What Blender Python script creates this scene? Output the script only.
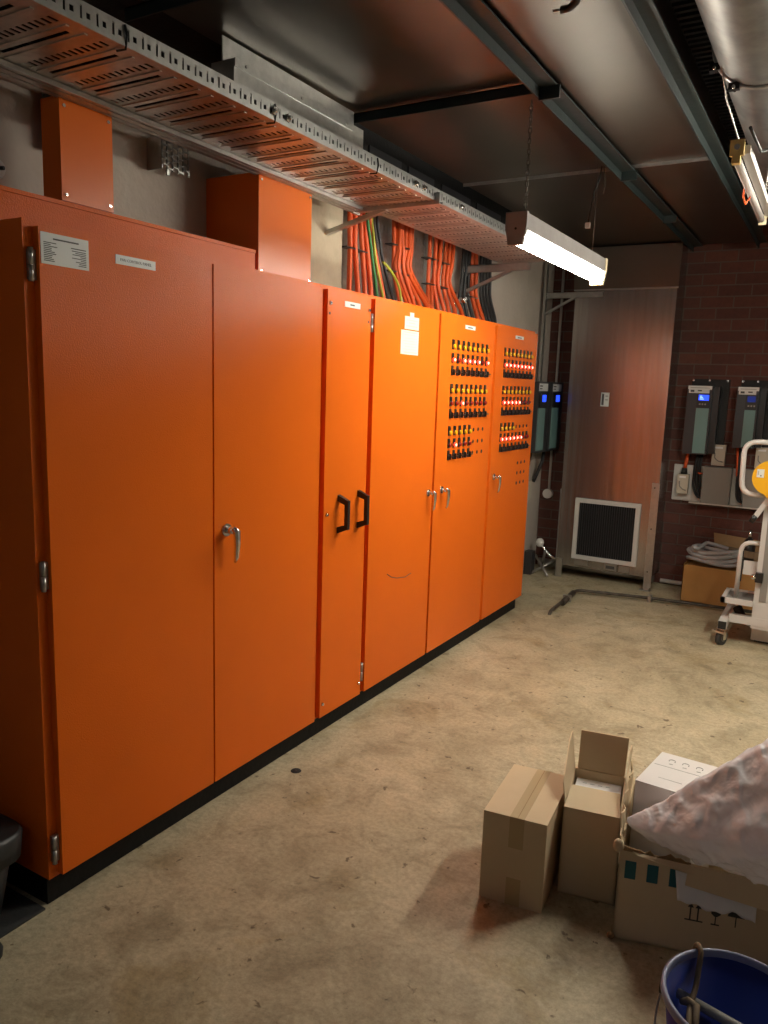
import bpy, bmesh, math, random
from mathutils import Vector, Matrix, noise
random.seed(7)
for o in list(bpy.data.objects): bpy.data.objects.remove(o, do_unlink=True)
SC = bpy.context.scene
COL = SC.collection

# ------------------------------------------------------------------ camera
F = 769.0                                   # focal length in pixels (768 x 1024)
CAM = Vector((1.84, 0.0, 1.564))
RX = Vector((0.8608795, 0.11098194, -0.49655765))   # world axes in camera coordinates (right, down, forward)
RY = Vector((0.50774025, -0.12416355, 0.85251584))
RZ = Vector((0.0329595, -0.98603571, -0.16323986))
cam_data = bpy.data.cameras.new('camera')
cam_data.sensor_fit = 'VERTICAL'; cam_data.sensor_height = 36.0
cam_data.lens = F / 1024 * 36.0
cam_data.clip_start = 0.05
cam = bpy.data.objects.new('camera', cam_data); COL.objects.link(cam)
cam.matrix_world = Matrix(((RX.x, -RX.y, -RX.z, CAM.x), (RY.x, -RY.y, -RY.z, CAM.y),
                           (RZ.x, -RZ.y, -RZ.z, CAM.z), (0, 0, 0, 1)))
SC.camera = cam
def ray(u, v):
    d = Vector((u - 384, v - 512, F)); return Vector((RX.dot(d), RY.dot(d), RZ.dot(d)))
def PX(u, v, X): d = ray(u, v); return CAM + d * ((X - CAM.x) / d.x)
def PY(u, v, Y): d = ray(u, v); return CAM + d * ((Y - CAM.y) / d.y)
def PZ(u, v, Z): d = ray(u, v); return CAM + d * ((Z - CAM.z) / d.z)

# ------------------------------------------------------------------ world, exposure
w = bpy.data.worlds.new('world'); SC.world = w; w.use_nodes = True
w.node_tree.nodes['Background'].inputs[0].default_value = (0.5, 0.6, 0.8, 1)
w.node_tree.nodes['Background'].inputs[1].default_value = 0.02
SC.view_settings.view_transform = 'Standard'; SC.view_settings.look = 'None'
SC.view_settings.gamma = 1; SC.view_settings.use_curve_mapping = False
SC.view_settings.exposure = 0.18
TUBE_STRENGTH = 60.0          # the lit batten in view
REAR_FILL_STRENGTH = 7.5          # unseen fill lamp added behind the camera
SIDE_STRENGTH = 140.0          # a batten to the right of the frame
LAMP_COL = (1.0, 0.94, 0.80)

# ------------------------------------------------------------------ materials
MATS = {}
def mat(name, col, rough=0.5, metal=0.0, bump=None, var=None, emit=None, coat=0, alpha=None, spec=None):
    """bump=(scale,strength[,stretch xyz]); var=(scale,second colour,low,high[,stretch])"""
    m = bpy.data.materials.new(name); m.use_nodes = True; MATS[name] = m
    nt = m.node_tree; N = nt.nodes; L = nt.links; b = N['Principled BSDF']
    b.inputs['Base Color'].default_value = (*col, 1); b.inputs['Roughness'].default_value = rough
    b.inputs['Metallic'].default_value = metal; b.inputs['Coat Weight'].default_value = coat
    b.inputs['Coat Roughness'].default_value = 0.25
    if spec is not None: b.inputs['Specular IOR Level'].default_value = spec
    def coords(st):
        tc = N.new('ShaderNodeTexCoord'); mp = N.new('ShaderNodeMapping')
        mp.inputs['Scale'].default_value = st; L.new(tc.outputs['Object'], mp.inputs['Vector']); return mp.outputs[0]
    if var:
        n = N.new('ShaderNodeTexNoise'); n.inputs['Scale'].default_value = var[0]; n.inputs['Detail'].default_value = 6
        n.inputs['Roughness'].default_value = .62
        L.new(coords(var[4] if len(var) > 4 else (1, 1, 1)), n.inputs['Vector'])
        r = N.new('ShaderNodeValToRGB'); r.color_ramp.elements[0].position = var[2]; r.color_ramp.elements[1].position = var[3]
        r.color_ramp.elements[0].color = (*col, 1); r.color_ramp.elements[1].color = (*var[1], 1)
        L.new(n.outputs['Fac'], r.inputs[0]); L.new(r.outputs[0], b.inputs['Base Color'])
    if bump:
        n = N.new('ShaderNodeTexNoise'); n.inputs['Scale'].default_value = bump[0]; n.inputs['Detail'].default_value = 3
        L.new(coords(bump[2] if len(bump) > 2 else (1, 1, 1)), n.inputs['Vector'])
        bp = N.new('ShaderNodeBump'); bp.inputs['Strength'].default_value = bump[1]; bp.inputs['Distance'].default_value = 0.01
        L.new(n.outputs['Fac'], bp.inputs['Height']); L.new(bp.outputs[0], b.inputs['Normal'])
    if emit:
        b.inputs['Emission Color'].default_value = (*emit[0], 1); b.inputs['Emission Strength'].default_value = emit[1]
    if alpha is not None: b.inputs['Alpha'].default_value = alpha
    return m
mat('orange', (.78, .148, .010), .26, bump=(240, .17), var=(1.3, (.72, .134, .010), .35, .75), spec=.13)
mat('orange_box', (.78, .160, .012), .28, bump=(120, .03), spec=.2)
mat('plinth_black', (.007, .007, .007), .6, bump=(40, .2), spec=.2)
mat('galv', (.55, .55, .53), .36, .95, bump=(18, .05), var=(22, (.42, .42, .41), .35, .7))
mat('galv_tray', (.62, .58, .54), .34, .9, bump=(60, .05), var=(30, (.45, .43, .41), .3, .7))
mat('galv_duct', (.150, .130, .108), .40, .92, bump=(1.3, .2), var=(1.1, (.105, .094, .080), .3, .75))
mat('galv_panel', (.50, .49, .48), .26, .95, bump=(7, .10, (3, 3, .15)), var=(9, (.38, .37, .36), .35, .7, (2.5, 2.5, .12)))
mat('galv_spiral', (.36, .36, .345), .42, .95, bump=(6, .12), var=(7, (.22, .22, .215), .4, .72))
mat('green_steel', (.013, .022, .021), .5, bump=(30, .1), var=(6, (.009, .014, .014), .4, .7))
mat('strut_steel', (.52, .51, .49), .40, .9, var=(25, (.40, .39, .37), .35, .7))
mat('chrome', (.75, .74, .72), .18, 1.0)
mat('steel', (.42, .41, .39), .35, .9)
mat('black_plastic', (.012, .012, .012), .38)
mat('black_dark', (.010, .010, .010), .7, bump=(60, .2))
mat('rubber', (.016, .016, .017), .75)
mat('castor_rubber', (.045, .045, .045), .6)
mat('hole', (.004, .003, .003), .9)
mat('white_plastic', (.72, .70, .66), .4)
mat('white_paint', (.58, .56, .53), .4, bump=(40, .03))
mat('lamp_body', (.34, .32, .31), .42, var=(9, (.28, .26, .25), .4, .7))
mat('ivory', (.78, .68, .46), .45)
mat('tan_plastic', (.58, .42, .14), .5)
mat('label', (.66, .68, .66), .4)
mat('paper', (.60, .58, .49), .7)
mat('paper_white', (.78, .78, .80), .75, bump=(15, .3))
mat('print', (.06, .06, .06), .7)
mat('print_pale', (.36, .36, .34), .7)
mat('yellow_lens', (.75, .42, .01), .25, coat=.5)
mat('red_lens', (.26, .008, .006), .2, coat=.5)
mat('red_lit', (.9, .03, .02), .3, emit=((1, .04, .02), 3.2))
mat('red_core', (1, .5, .4), .3, emit=((1, .36, .25), 4.5))
mat('cable_orange', (.66, .09, .012), .5)
mat('cable_black', (.012, .012, .013), .5)
mat('cable_white', (.55, .52, .45), .5)
mat('cable_green', (.03, .22, .05), .5)
mat('cable_yellow', (.40, .42, .03), .5)
mat('tube_lit', (1, 1, 1), .4, emit=(LAMP_COL, TUBE_STRENGTH))
mat('side_lit', (1, 1, 1), .4, emit=(LAMP_COL, SIDE_STRENGTH))
mat('rear_fill', (1, 1, 1), .4, emit=((.92, .94, 1.0), REAR_FILL_STRENGTH))  # glow of the added fill lamp
mat('tube_off', (.42, .38, .36), .4)
mat('cardboard', (.62, .49, .315), .8, bump=(90, .06), var=(5, (.57, .445, .28), .35, .7))
mat('cardboard_edge', (.30, .19, .09), .9, bump=(200, .4))
mat('cardboard_warm', (.40, .21, .06), .8, bump=(90, .05), var=(4, (.35, .18, .05), .35, .7))
mat('tape', (.46, .34, .18), .3)
mat('carton_white', (.74, .72, .70), .6)
mat('ink_blue', (.012, .10, .12), .7)
mat('ink_dark', (.045, .045, .035), .75)
mat('bucket_blue', (.010, .028, .20), .32, coat=.2)
mat('bin_grey', (.035, .036, .038), .45, bump=(90, .05))
mat('mat_rubber', (.035, .036, .036), .7, bump=(50, .2))
mat('wood', (.22, .15, .08), .7, var=(6, (.14, .09, .05), .3, .7, (6, 6, .6)))
mat('hose', (.40, .40, .41), .45)
mat('drive_dark', (.028, .028, .031), .42)
mat('drive_teal', (.14, .25, .24), .45)
mat('screen_on', (.02, .05, .4), .2, emit=((.02, .07, 1), 1.6))
mat('screen_glyph', (.3, .5, 1), .2, emit=((.25, .45, 1), 2.0))
mat('screen_dim', (.01, .02, .12), .2, emit=((.02, .04, .3), .35))
mat('grey_cover', (.24, .23, .21), .5)
mat('socket', (.52, .47, .38), .5)
mat('board_white', (.55, .50, .44), .6)
mat('yellow_paint', (.80, .42, .015), .4)
mat('filter', (.010, .010, .010), .8)
mat('pipe_old', (.05, .04, .03), .5, .4, var=(20, (.11, .09, .07), .4, .65))
mat('mortar', (.12, .095, .078), .95, bump=(150, .4))
mat('brick_a', (.125, .043, .030), .85, bump=(130, .35), var=(24, (.092, .032, .023), .35, .7))
mat('brick_b', (.100, .036, .026), .85, bump=(130, .35), var=(24, (.075, .027, .020), .35, .7))
mat('brick_c', (.145, .050, .033), .85, bump=(130, .35), var=(24, (.105, .036, .025), .35, .7))
mat('wall_render', (.58, .52, .45), .85, bump=(26, .35), var=(3.2, (.50, .44, .38), .35, .7))
mat('pier', (.47, .40, .29), .85, bump=(14, .4), var=(6, (.38, .32, .23), .4, .7))
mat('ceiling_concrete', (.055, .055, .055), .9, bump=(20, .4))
mat('wall_paint', (.26, .25, .235), .8, bump=(30, .2))

def plastic_mat():
    m = mat('bag_plastic', (.93, .93, .97), .26, bump=(11, .42)); nt = m.node_tree
    next(n for n in nt.nodes if n.type == 'BUMP').inputs['Distance'].default_value = .03
    next(n for n in nt.nodes if n.type == 'TEX_NOISE' and n.inputs['Scale'].default_value == 11).inputs['Distortion'].default_value = .35; b = nt.nodes['Principled BSDF']
    tr = nt.nodes.new('ShaderNodeBsdfTranslucent'); tr.inputs['Color'].default_value = (.90, .86, .86, 1)
    mx = nt.nodes.new('ShaderNodeMixShader'); mx.inputs[0].default_value = .2
    nt.links.new(b.outputs[0], mx.inputs[1]); nt.links.new(tr.outputs[0], mx.inputs[2])
    nt.links.new(mx.outputs[0], nt.nodes['Material Output'].inputs['Surface'])
plastic_mat()

def floor_mat():
    m = bpy.data.materials.new('floor_concrete'); m.use_nodes = True; MATS['floor_concrete'] = m
    nt = m.node_tree; N = nt.nodes; L = nt.links; b = N['Principled BSDF']
    tc = N.new('ShaderNodeTexCoord')
    def noi(s, d, r=.6, dist=0):
        n = N.new('ShaderNodeTexNoise'); n.inputs['Scale'].default_value = s; n.inputs['Detail'].default_value = d
        n.inputs['Roughness'].default_value = r; n.inputs['Distortion'].default_value = dist
        L.new(tc.outputs['Object'], n.inputs['Vector']); return n.outputs['Fac']
    def ramp(src, els):
        r = N.new('ShaderNodeValToRGB'); e = r.color_ramp.elements
        while len(e) < len(els): e.new(.5)
        for i, (p, c) in enumerate(els): e[i].position = p; e[i].color = (*c, 1)
        L.new(src, r.inputs[0]); return r.outputs[0]
    def mixc(a, c, f, mode='MIX'):
        x = N.new('ShaderNodeMix'); x.data_type = 'RGBA'; x.blend_type = mode
        if isinstance(f, float): x.inputs[0].default_value = f
        else: L.new(f, x.inputs[0])
        L.new(a, x.inputs[6]); L.new(c, x.inputs[7]); return x.outputs[2]
    base = ramp(noi(1.1, 8, .65, .6), [(.30, (.33, .275, .170)), (.5, (.46, .395, .260)), (.68, (.56, .490, .335))])
    mid = ramp(noi(5.5, 9, .7, .8), [(.30, (.62, .60, .56)), (.52, (1, 1, 1)), (.75, (1.12, 1.1, 1.06))])
    c = mixc(base, mid, 1.0, 'MULTIPLY')
    fine = ramp(noi(55, 8, .75), [(.3, (.66, .65, .63)), (.55, (1, 1, 1)), (.72, (1.15, 1.15, 1.14))])
    c = mixc(c, fine, 1.0, 'MULTIPLY')
    spots = ramp(noi(19, 4, .55, .4), [(.0, (1, 1, 1)), (.655, (1, 1, 1)), (.70, (.36, .32, .28))])
    c = mixc(c, spots, 1.0, 'MULTIPLY')
    gate = ramp(noi(2.6, 5, .6, 1.0), [(.55, (1, 1, 1)), (.68, (.80, .75, .64))])
    c = mixc(c, gate, 1.0, 'MULTIPLY')
    L.new(c, b.inputs['Base Color'])
    rr = ramp(noi(3, 6), [(.3, (.42, .42, .42)), (.7, (.68, .68, .68))]); L.new(rr, b.inputs['Roughness'])
    bp = N.new('ShaderNodeBump'); bp.inputs['Strength'].default_value = .4; bp.inputs['Distance'].default_value = .01
    L.new(noi(34, 8, .7), bp.inputs['Height']); L.new(bp.outputs[0], b.inputs['Normal'])
floor_mat()

# ------------------------------------------------------------------ mesh builder
ORG = {}
class MB:
    def __init__(self, m='steel'):
        self.bm = bmesh.new(); self.names = []; self.mi = 0; self.m(m)
    def m(self, name):
        if name not in self.names: self.names.append(name)
        self.mi = self.names.index(name); return self
    def face(self, vs, smooth=False):
        try: f = self.bm.faces.new(vs)
        except ValueError: return None
        f.material_index = self.mi; f.smooth = smooth; return f
    def hexa(self, p):
        v = [self.bm.verts.new(q) for q in p]
        for a in ((0, 3, 2, 1), (4, 5, 6, 7), (0, 1, 5, 4), (1, 2, 6, 5), (2, 3, 7, 6), (3, 0, 4, 7)):
            self.face([v[i] for i in a])
        return self
    def box(self, x0, x1, y0, y1, z0, z1):
        x0, x1 = sorted((x0, x1)); y0, y1 = sorted((y0, y1)); z0, z1 = sorted((z0, z1))
        return self.hexa([(x0, y0, z0), (x1, y0, z0), (x1, y1, z0), (x0, y1, z0),
                          (x0, y0, z1), (x1, y0, z1), (x1, y1, z1), (x0, y1, z1)])
    def obox(self, c, ax, ay, az, hx, hy, hz):
        c = Vector(c); X = Vector(ax).normalized() * hx; Y = Vector(ay).normalized() * hy; Z = Vector(az).normalized() * hz
        return self.hexa([c - X - Y - Z, c + X - Y - Z, c + X + Y - Z, c - X + Y - Z,
                          c - X - Y + Z, c + X - Y + Z, c + X + Y + Z, c - X + Y + Z])
    def bar(self, p0, p1, wd, ht, up=(0, 0, 1)):
        p0 = Vector(p0); p1 = Vector(p1); d = p1 - p0; s = d.cross(Vector(up)).normalized(); u = s.cross(d).normalized()
        return self.obox((p0 + p1) / 2, d, s, u, d.length / 2, wd / 2, ht / 2)
    def slab(self, quad, n):
        """quad of 4 points extruded by the vector n"""
        q = [Vector(p) for p in quad]; n = Vector(n)
        return self.hexa(q + [p + n for p in q])
    def prism(self, poly, n):
        n = Vector(n); a = [self.bm.verts.new(p) for p in poly]; b = [self.bm.verts.new(Vector(p) + n) for p in poly]
        self.face(a[::-1]); self.face(b); k = len(a)
        for i in range(k): self.face([a[i], a[(i + 1) % k], b[(i + 1) % k], b[i]])
        return self
    def cyl(self, p0, p1, r, n=14, r2=None, caps=True):
        p0 = Vector(p0); p1 = Vector(p1); return self.tube([p0, p1], [r, r if r2 is None else r2], n, caps)
    def tube(self, path, r, n=8, caps=True, closed=False):
        path = [Vector(p) for p in path]; k = len(path)
        rs = r if isinstance(r, (list, tuple)) else [r] * k
        t0 = (path[1] - path[0]).normalized()
        u = t0.orthogonal().normalized(); rings = []
        for i in range(k):
            a = path[(i - 1) % k] if (i or closed) else path[0]
            b = path[(i + 1) % k] if (i < k - 1 or closed) else path[-1]
            t = (b - a).normalized(); u = (u - t * u.dot(t)).normalized(); v = t.cross(u)
            rings.append([self.bm.verts.new(path[i] + (u * math.cos(2 * math.pi * j / n) + v * math.sin(2 * math.pi * j / n)) * rs[i]) for j in range(n)])
        for i in range(k if closed else k - 1):
            A = rings[i]; B = rings[(i + 1) % k]
            for j in range(n): self.face([A[j], A[(j + 1) % n], B[(j + 1) % n], B[j]], True)
        if caps and not closed: self.face(rings[0][::-1]); self.face(rings[-1])
        return self
    def lathe(self, c, prof, n=40, cap0=False, cap1=False):
        c = Vector(c); rings = []
        for r, z in prof:
            rings.append([self.bm.verts.new(c + Vector((r * math.cos(2 * math.pi * j / n), r * math.sin(2 * math.pi * j / n), z))) for j in range(n)])
        for A, B in zip(rings, rings[1:]):
            for j in range(n): self.face([A[j], A[(j + 1) % n], B[(j + 1) % n], B[j]], True)
        if cap0: self.face(rings[0][::-1])
        if cap1: self.face(rings[-1])
        return self
    def sphere(self, c, r, sc=(1, 1, 1), seg=12):
        g = bmesh.ops.create_uvsphere(self.bm, u_segments=seg, v_segments=max(6, seg // 2), radius=r)
        for v in g['verts']: v.co = Vector(c) + Vector((v.co.x * sc[0], v.co.y * sc[1], v.co.z * sc[2]))
        for f in {f for v in g['verts'] for f in v.link_faces}: f.material_index = self.mi; f.smooth = True
        return self
    def grid(self, fn, nu, nv, smooth=True):
        V = [[self.bm.verts.new(fn(i / nu, j / nv)) for j in range(nv + 1)] for i in range(nu + 1)]
        for i in range(nu):
            for j in range(nv): self.face([V[i][j], V[i + 1][j], V[i + 1][j + 1], V[i][j + 1]], smooth)
        return self
    def mesh(self, name, org=(0, 0, 0), bevel=0):
        if bevel:
            es = [e for e in self.bm.edges if len(e.link_faces) == 2 and e.calc_face_angle(0) > .6]
            bmesh.ops.bevel(self.bm, geom=es, offset=bevel, segments=2, profile=.6, affect='EDGES', clamp_overlap=True)
        bmesh.ops.recalc_face_normals(self.bm, faces=self.bm.faces)
        for v in self.bm.verts: v.co -= Vector(org)
        me = bpy.data.meshes.new(name); self.bm.to_mesh(me); self.bm.free()
        for n in self.names: me.materials.append(MATS[n])
        return me
    def build(self, name, parent=None, bevel=0, org=None, solid=0):
        if parent is not None: org = ORG[parent.name]
        elif org is None:
            xs = [v.co for v in self.bm.verts]; lo = Vector([min(c[i] for c in xs) for i in range(3)]); hi = Vector([max(c[i] for c in xs) for i in range(3)])
            org = Vector(((lo.x + hi.x) / 2, (lo.y + hi.y) / 2, lo.z))
        me = self.mesh(name, org, bevel)
        o = bpy.data.objects.new(name, me); COL.objects.link(o)
        if parent is not None: o.parent = parent
        else: o.location = org
        ORG[o.name] = Vector(org)
        if solid: md = o.modifiers.new('solid', 'SOLIDIFY'); md.thickness = solid; md.offset = 0
        return o
def tag(o, label=None, cat=None, group=None, kind=None):
    if label: o['label'] = label
    if cat: o['category'] = cat
    if group: o['group'] = group
    if kind: o['kind'] = kind
    return o
def thing(name, loc, label, cat, group=None):
    o = bpy.data.objects.new(name, None); COL.objects.link(o); o.location = loc; o.empty_display_size = .1
    ORG[o.name] = Vector(loc); return tag(o, label, cat, group)
def inst(name, me, loc, parent):
    """another object that shares a mesh; loc in world coordinates"""
    o = bpy.data.objects.new(name, me); COL.objects.link(o); o.parent = parent
    o.location = Vector(loc) - ORG[parent.name] if parent is not None else Vector(loc)
    ORG[o.name] = Vector(loc); return o
def arc(c, r, a0, a1, n, u, v):
    c = Vector(c); u = Vector(u); v = Vector(v)
    return [c + (u * math.cos(a0 + (a1 - a0) * i / n) + v * math.sin(a0 + (a1 - a0) * i / n)) * r for i in range(n + 1)]
def rpath(pts, r, n=5):
    """polyline with rounded corners"""
    pts = [Vector(p) for p in pts]; out = [pts[0]]
    for a, b, c in zip(pts, pts[1:], pts[2:]):
        p = b + (a - b).normalized() * min(r, (a - b).length * .49); q = b + (c - b).normalized() * min(r, (c - b).length * .49)
        for i in range(n + 1):
            t = i / n; out.append(p * (1 - t) ** 2 + b * 2 * t * (1 - t) + q * t * t)
    out.append(pts[-1]); return out

# ================================================================== SETTING
XW, YB, XR, YF, ZC = -0.40, 6.605, 3.4, -2.6, 3.1
ZT = 1.957                                  # top of the cabinets
tag(MB('floor_concrete').box(XW - .2, XR + .1, YF - .1, YB + .2, -.1, 0).build('floor', org=(0, 0, 0)), 'stained tan concrete floor of the plant room', None, kind='structure')
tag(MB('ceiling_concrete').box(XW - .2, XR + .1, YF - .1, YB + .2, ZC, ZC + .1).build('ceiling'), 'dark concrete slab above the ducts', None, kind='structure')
tag(MB('wall_render').box(XW - .2, XW, YF, YB, 0, ZC).build('wall_left'), 'pale rendered wall behind the orange cabinets', None, kind='structure')
tag(MB('wall_paint').box(XR, XR + .1, YF, YB, 0, ZC).build('wall_right'), 'plain painted wall', None, kind='structure')
tag(MB('wall_paint').box(XW, XR, YF - .1, YF, 0, ZC).build('wall_front'), 'plain painted wall behind the viewer', None, kind='structure')
wb = tag(MB('mortar').box(XW - .2, XR, YB, YB + .2, 0, ZC).build('wall_back', org=(0, YB, 0)), 'dark red brick wall at the far end', None, kind='structure')
# bricks: 240 mm pitch, 86 mm courses
BW, BH, CH = .230, .076, .086
full = {}
for k in 'abc':
    full[k] = MB('brick_' + k).box(0, BW, -.006, .02, 0, BH).mesh('brick', bevel=.003)
rest = MB('brick_a')
for r in range(36):
    z = r * CH + .005
    x = .80 + (0 if r % 2 == 0 else .12) - .24 * 6
    while x < XR:
        a, b = max(x + .005, XW + .004), min(x + .235, XR)
        if b - a > .03:
            vis = z < 2.68 and (a < -.06 or .60 < b < 1.62 or .60 < a < 1.55) and not (a > 1.55)
            k = random.choice('aabbc')
            dy = random.uniform(-.0015, .0015)
            if vis:
                if b - a > .229: inst('brick', full[k], (a, YB + dy, z), wb)
                else:
                    o = MB('brick_' + k).box(a, b, YB - .006, YB + .02, z, z + BH).build('brick', wb, .003)
            else:
                rest.m('brick_' + k).box(a, b, YB - .006, YB + .02, z, z + BH)
        x += .24
tag(rest.build('bricks_beyond_view', wb), kind='stuff')
# concrete pier on the left wall
tag(MB('pier').box(XW, -.30, 2.80, 3.19, ZT + .002, ZC).build('wall_pier', bevel=.006), 'pale concrete pier between the orange duct box and the cables', None, kind='structure')
tag(MB('wall_render').box(XW, XW + .05, 4.97, 5.85, ZT + .002, ZC - .01).build('wall_panel', bevel=.004), 'grey rendered wall strip beside the black cables', None, kind='structure')

# ================================================================== ORANGE CABINETS
ZT, ZD1, ZD0, ZP = 1.957, 1.940, .094, .084
DX = .024
def hinge(parent, y, z0, z1):
    MB('steel').cyl((-.012, y, z0), (-.012, y, (z0 + z1) / 2 - .001), .0075, 10).cyl((-.012, y, (z0 + z1) / 2 + .001), (-.012, y, z1), .0075, 10) \
        .box(-.024, -.012, y - .004, y + .016, z0 + .004, z1 - .004).build('hinge', parent)
def t_handle(parent, y, z, s=1.0):
    """chrome swing handle: boss, stem and a lever hanging down"""
    b = MB('chrome')
    b.cyl((0, y, z), (.006, y, z), .020 * s, 18).cyl((.006, y, z), (.034 * s, y, z), .012 * s, 14, .010 * s)
    pts = [(.036 * s, y - .012 * s, z + .012 * s), (.043 * s, y, z), (.042 * s, y + .005, z - .04 * s), (.036 * s, y + .008, z - .085 * s), (.030 * s, y + .008, z - .10 * s)]
    b.tube(pts, [.009 * s, .0115 * s, .010 * s, .0075 * s, .004 * s], 10)
    b.build('handle', parent)
def d_handle(parent, y, z0, z1):
    b = MB('black_plastic'); h = z1 - z0
    prof = [(0, z0), (.052, z0 + .022), (.052, z1 - .022), (0, z1), (0, z1 - .024), (.036, z1 - .040), (.036, z0 + .040), (0, z0 + .024)]
    b.hexa([(0, y - .011, z0), (0, y + .011, z0), (.052, y + .009, z0 + .022), (.052, y - .009, z0 + .022),
            (0, y - .011, z0 + .028), (0, y + .011, z0 + .028), (.036, y + .009, z0 + .040), (.036, y - .009, z0 + .040)])
    b.hexa([(0, y - .011, z1), (0, y + .011, z1), (.052, y + .009, z1 - .022), (.052, y - .009, z1 - .022),
            (0, y - .011, z1 - .028), (0, y + .011, z1 - .028), (.036, y + .009, z1 - .040), (.036, y - .009, z1 - .040)])
    b.box(.036, .054, y - .009, y + .009, z0 + .021, z1 - .021)
    b.build('handle', parent, .002)
def plate(parent, y0, y1, z0, z1, m='label', name='label_plate', lines=(), screws=False):
    b = MB(m).box(0, .0016, y0, y1, z0, z1)
    b.m('print')
    for (a, c, zz, h) in lines: b.box(.0016, .0020, a, c, zz, zz + h)
    return b.build(name, parent)
def screw(parent, y, z): MB('chrome').cyl((0, y, z), (.008, y, z), .009, 8, .006).build('screw', parent)
def cabinet(y0, y1, doors, label):
    t = thing('control_cabinet', (-.2, (y0 + y1) / 2, 0), label, 'cabinet', 'orange control cabinets in a row')
    b = MB('orange').box(XW + .012, -DX, y0 + .0008, y1 - .0008, ZP, ZT); b.build('body', t, .003)
    MB('plinth_black').box(XW + .03, -.035, y0 + .001 + (.015 if y0 < 1.3 else 0), y1 - .001 - (.03 if y1 > 5 else 0), 0, ZP).build('plinth', t)
    out = []
    for a, c in doors:
        d = MB('orange').box(-DX, 0, a, c, ZD0, ZD1).build('door', t, .0035); out.append(d)
    return t, out
cA, (d1, d2) = cabinet(1.302, 2.632, [(1.333, 1.977), (1.985, 2.612)], 'large orange double-door cabinet nearest the camera with single chrome lever')
cB, (d3,) = cabinet(2.632, 3.003, [(2.650, 2.985)], 'narrow orange cabinet with two black pull handles')
cC, (d4, d5) = cabinet(3.003, 4.430, [(3.022, 3.662), (3.684, 4.412)], 'orange double-door cabinet with two paper notices and facing chrome levers')
cE, (d6,) = cabinet(4.430, 5.180, [(4.450, 5.170)], 'orange cabinet at the far end of the row, mostly red lamps lit')
# door 1: hinges, data plate, name plate
for z0, z1 in ((1.80, 1.885), (.965, 1.05), (.135, .225)): hinge(cA, 1.316, z0, z1)
ln = [(1.375, 1.455, 1.912, .004)]
for i in range(11):
    z = 1.902 - i * .0046
    ln.append((1.346, 1.346 + random.Random(i).uniform(.018, .042), z, .0022))
    if i > 1: ln.append((1.462 - random.Random(i + 50).uniform(.0, .03), 1.478, z - .001, .0022))
ln.append((1.430, 1.478, 1.898, .0026))
plate(d1, 1.338, 1.487, 1.848, 1.928, lines=ln, name='data_plate')
plate(d1, 1.580, 1.730, 1.882, 1.908, name='name_plate')
def text(s, size, parent, loc, m='print'):
    cu = bpy.data.curves.new('text', 'FONT'); cu.body = s; cu.size = size; cu.align_x = 'CENTER'; cu.align_y = 'CENTER'; cu.extrude = .0002; cu.resolution_u = 2
    tmp = bpy.data.objects.new('tmp', cu); COL.objects.link(tmp)
    me = bpy.data.meshes.new_from_object(tmp.evaluated_get(bpy.context.evaluated_depsgraph_get())); bpy.data.objects.remove(tmp)
    return me
def text_on_door(s, size, parent, y, z, x=.0019):
    me = text(s, size, parent, None)
    me.transform(Matrix(((0, 0, 1, x), (1, 0, 0, y), (0, 1, 0, z), (0, 0, 0, 1))))
    me.transform(Matrix.Translation(-ORG[parent.name])); me.materials.clear(); me.materials.append(MATS['print'])
    o = bpy.data.objects.new('lettering', me); COL.objects.link(o); o.parent = parent; ORG[o.name] = ORG[parent.name]
text_on_door('FAN CONTROL PANEL', .0115, d1, 1.655, 1.895)
t_handle(d2, 2.045, 1.035, 1.15)
# door 3
for (y, z) in ((2.668, 1.885), (2.968, 1.885), (2.668, .155), (2.968, .155), (2.672, 1.008)): screw(d3, y, z)
for (y, z) in ((2.665, 1.845), (2.968, 1.835)): MB('hole').cyl((0, y, z), (.001, y, z), .006, 8).build('screw_hole', d3)
d_handle(d3, 2.765, .915, 1.085); d_handle(d3, 2.925, .915, 1.090)
plate(d3, 2.775, 2.895, 1.882, 1.905, lines=[(2.815, 2.850, 1.890, .006)], name='name_plate')
# doors 4 and 5
hinge(cC, 3.012, 1.795, 1.875); hinge(cC, 3.012, .15, .24)
nb = MB('paper').box(0, .0012, 3.295, 3.438, 1.832, 1.892).box(0, .0012, 3.345, 3.385, 1.892, 1.912); nb.m('print_pale')
for a, c, z in ((3.315, 3.425, 1.873), (3.335, 3.40, 1.860), (3.312, 3.422, 1.845)): nb.box(.0012, .0015, a, c, z, z + .004)
nb.build('paper_notice', d4)
nb = MB('paper').box(0, .0012, 3.262, 3.440, 1.712, 1.826); nb.m('print_pale')
for i, z in enumerate((1.815, 1.804, 1.788, 1.775, 1.762, 1.749, 1.736, 1.720)): nb.box(.0012, .0015, 3.285 + .01 * (i % 3), 3.425, z, z + (.004 if i in (0, 7) else .0018))
nb.build('paper_notice', d4)
MB('print').tube([PX(u, v, .0005) for u, v in ((387, 574), (391, 577), (397, 578), (405, 577), (411, 573))], .0018, 5).build('scratch', d4)
t_handle(d4, 3.615, 1.005, .95); t_handle(d5, 3.775, 1.005, 1.0)
plate(d5, 3.985, 4.120, 1.884, 1.906, lines=[(4.02, 4.085, 1.891, .006)], name='name_plate')
plate(d6, 4.755, 4.900, 1.882, 1.902, lines=[(4.79, 4.86, 1.888, .006)], name='name_plate')
t_handle(d6, 4.515, 1.015, 1.0)
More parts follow.
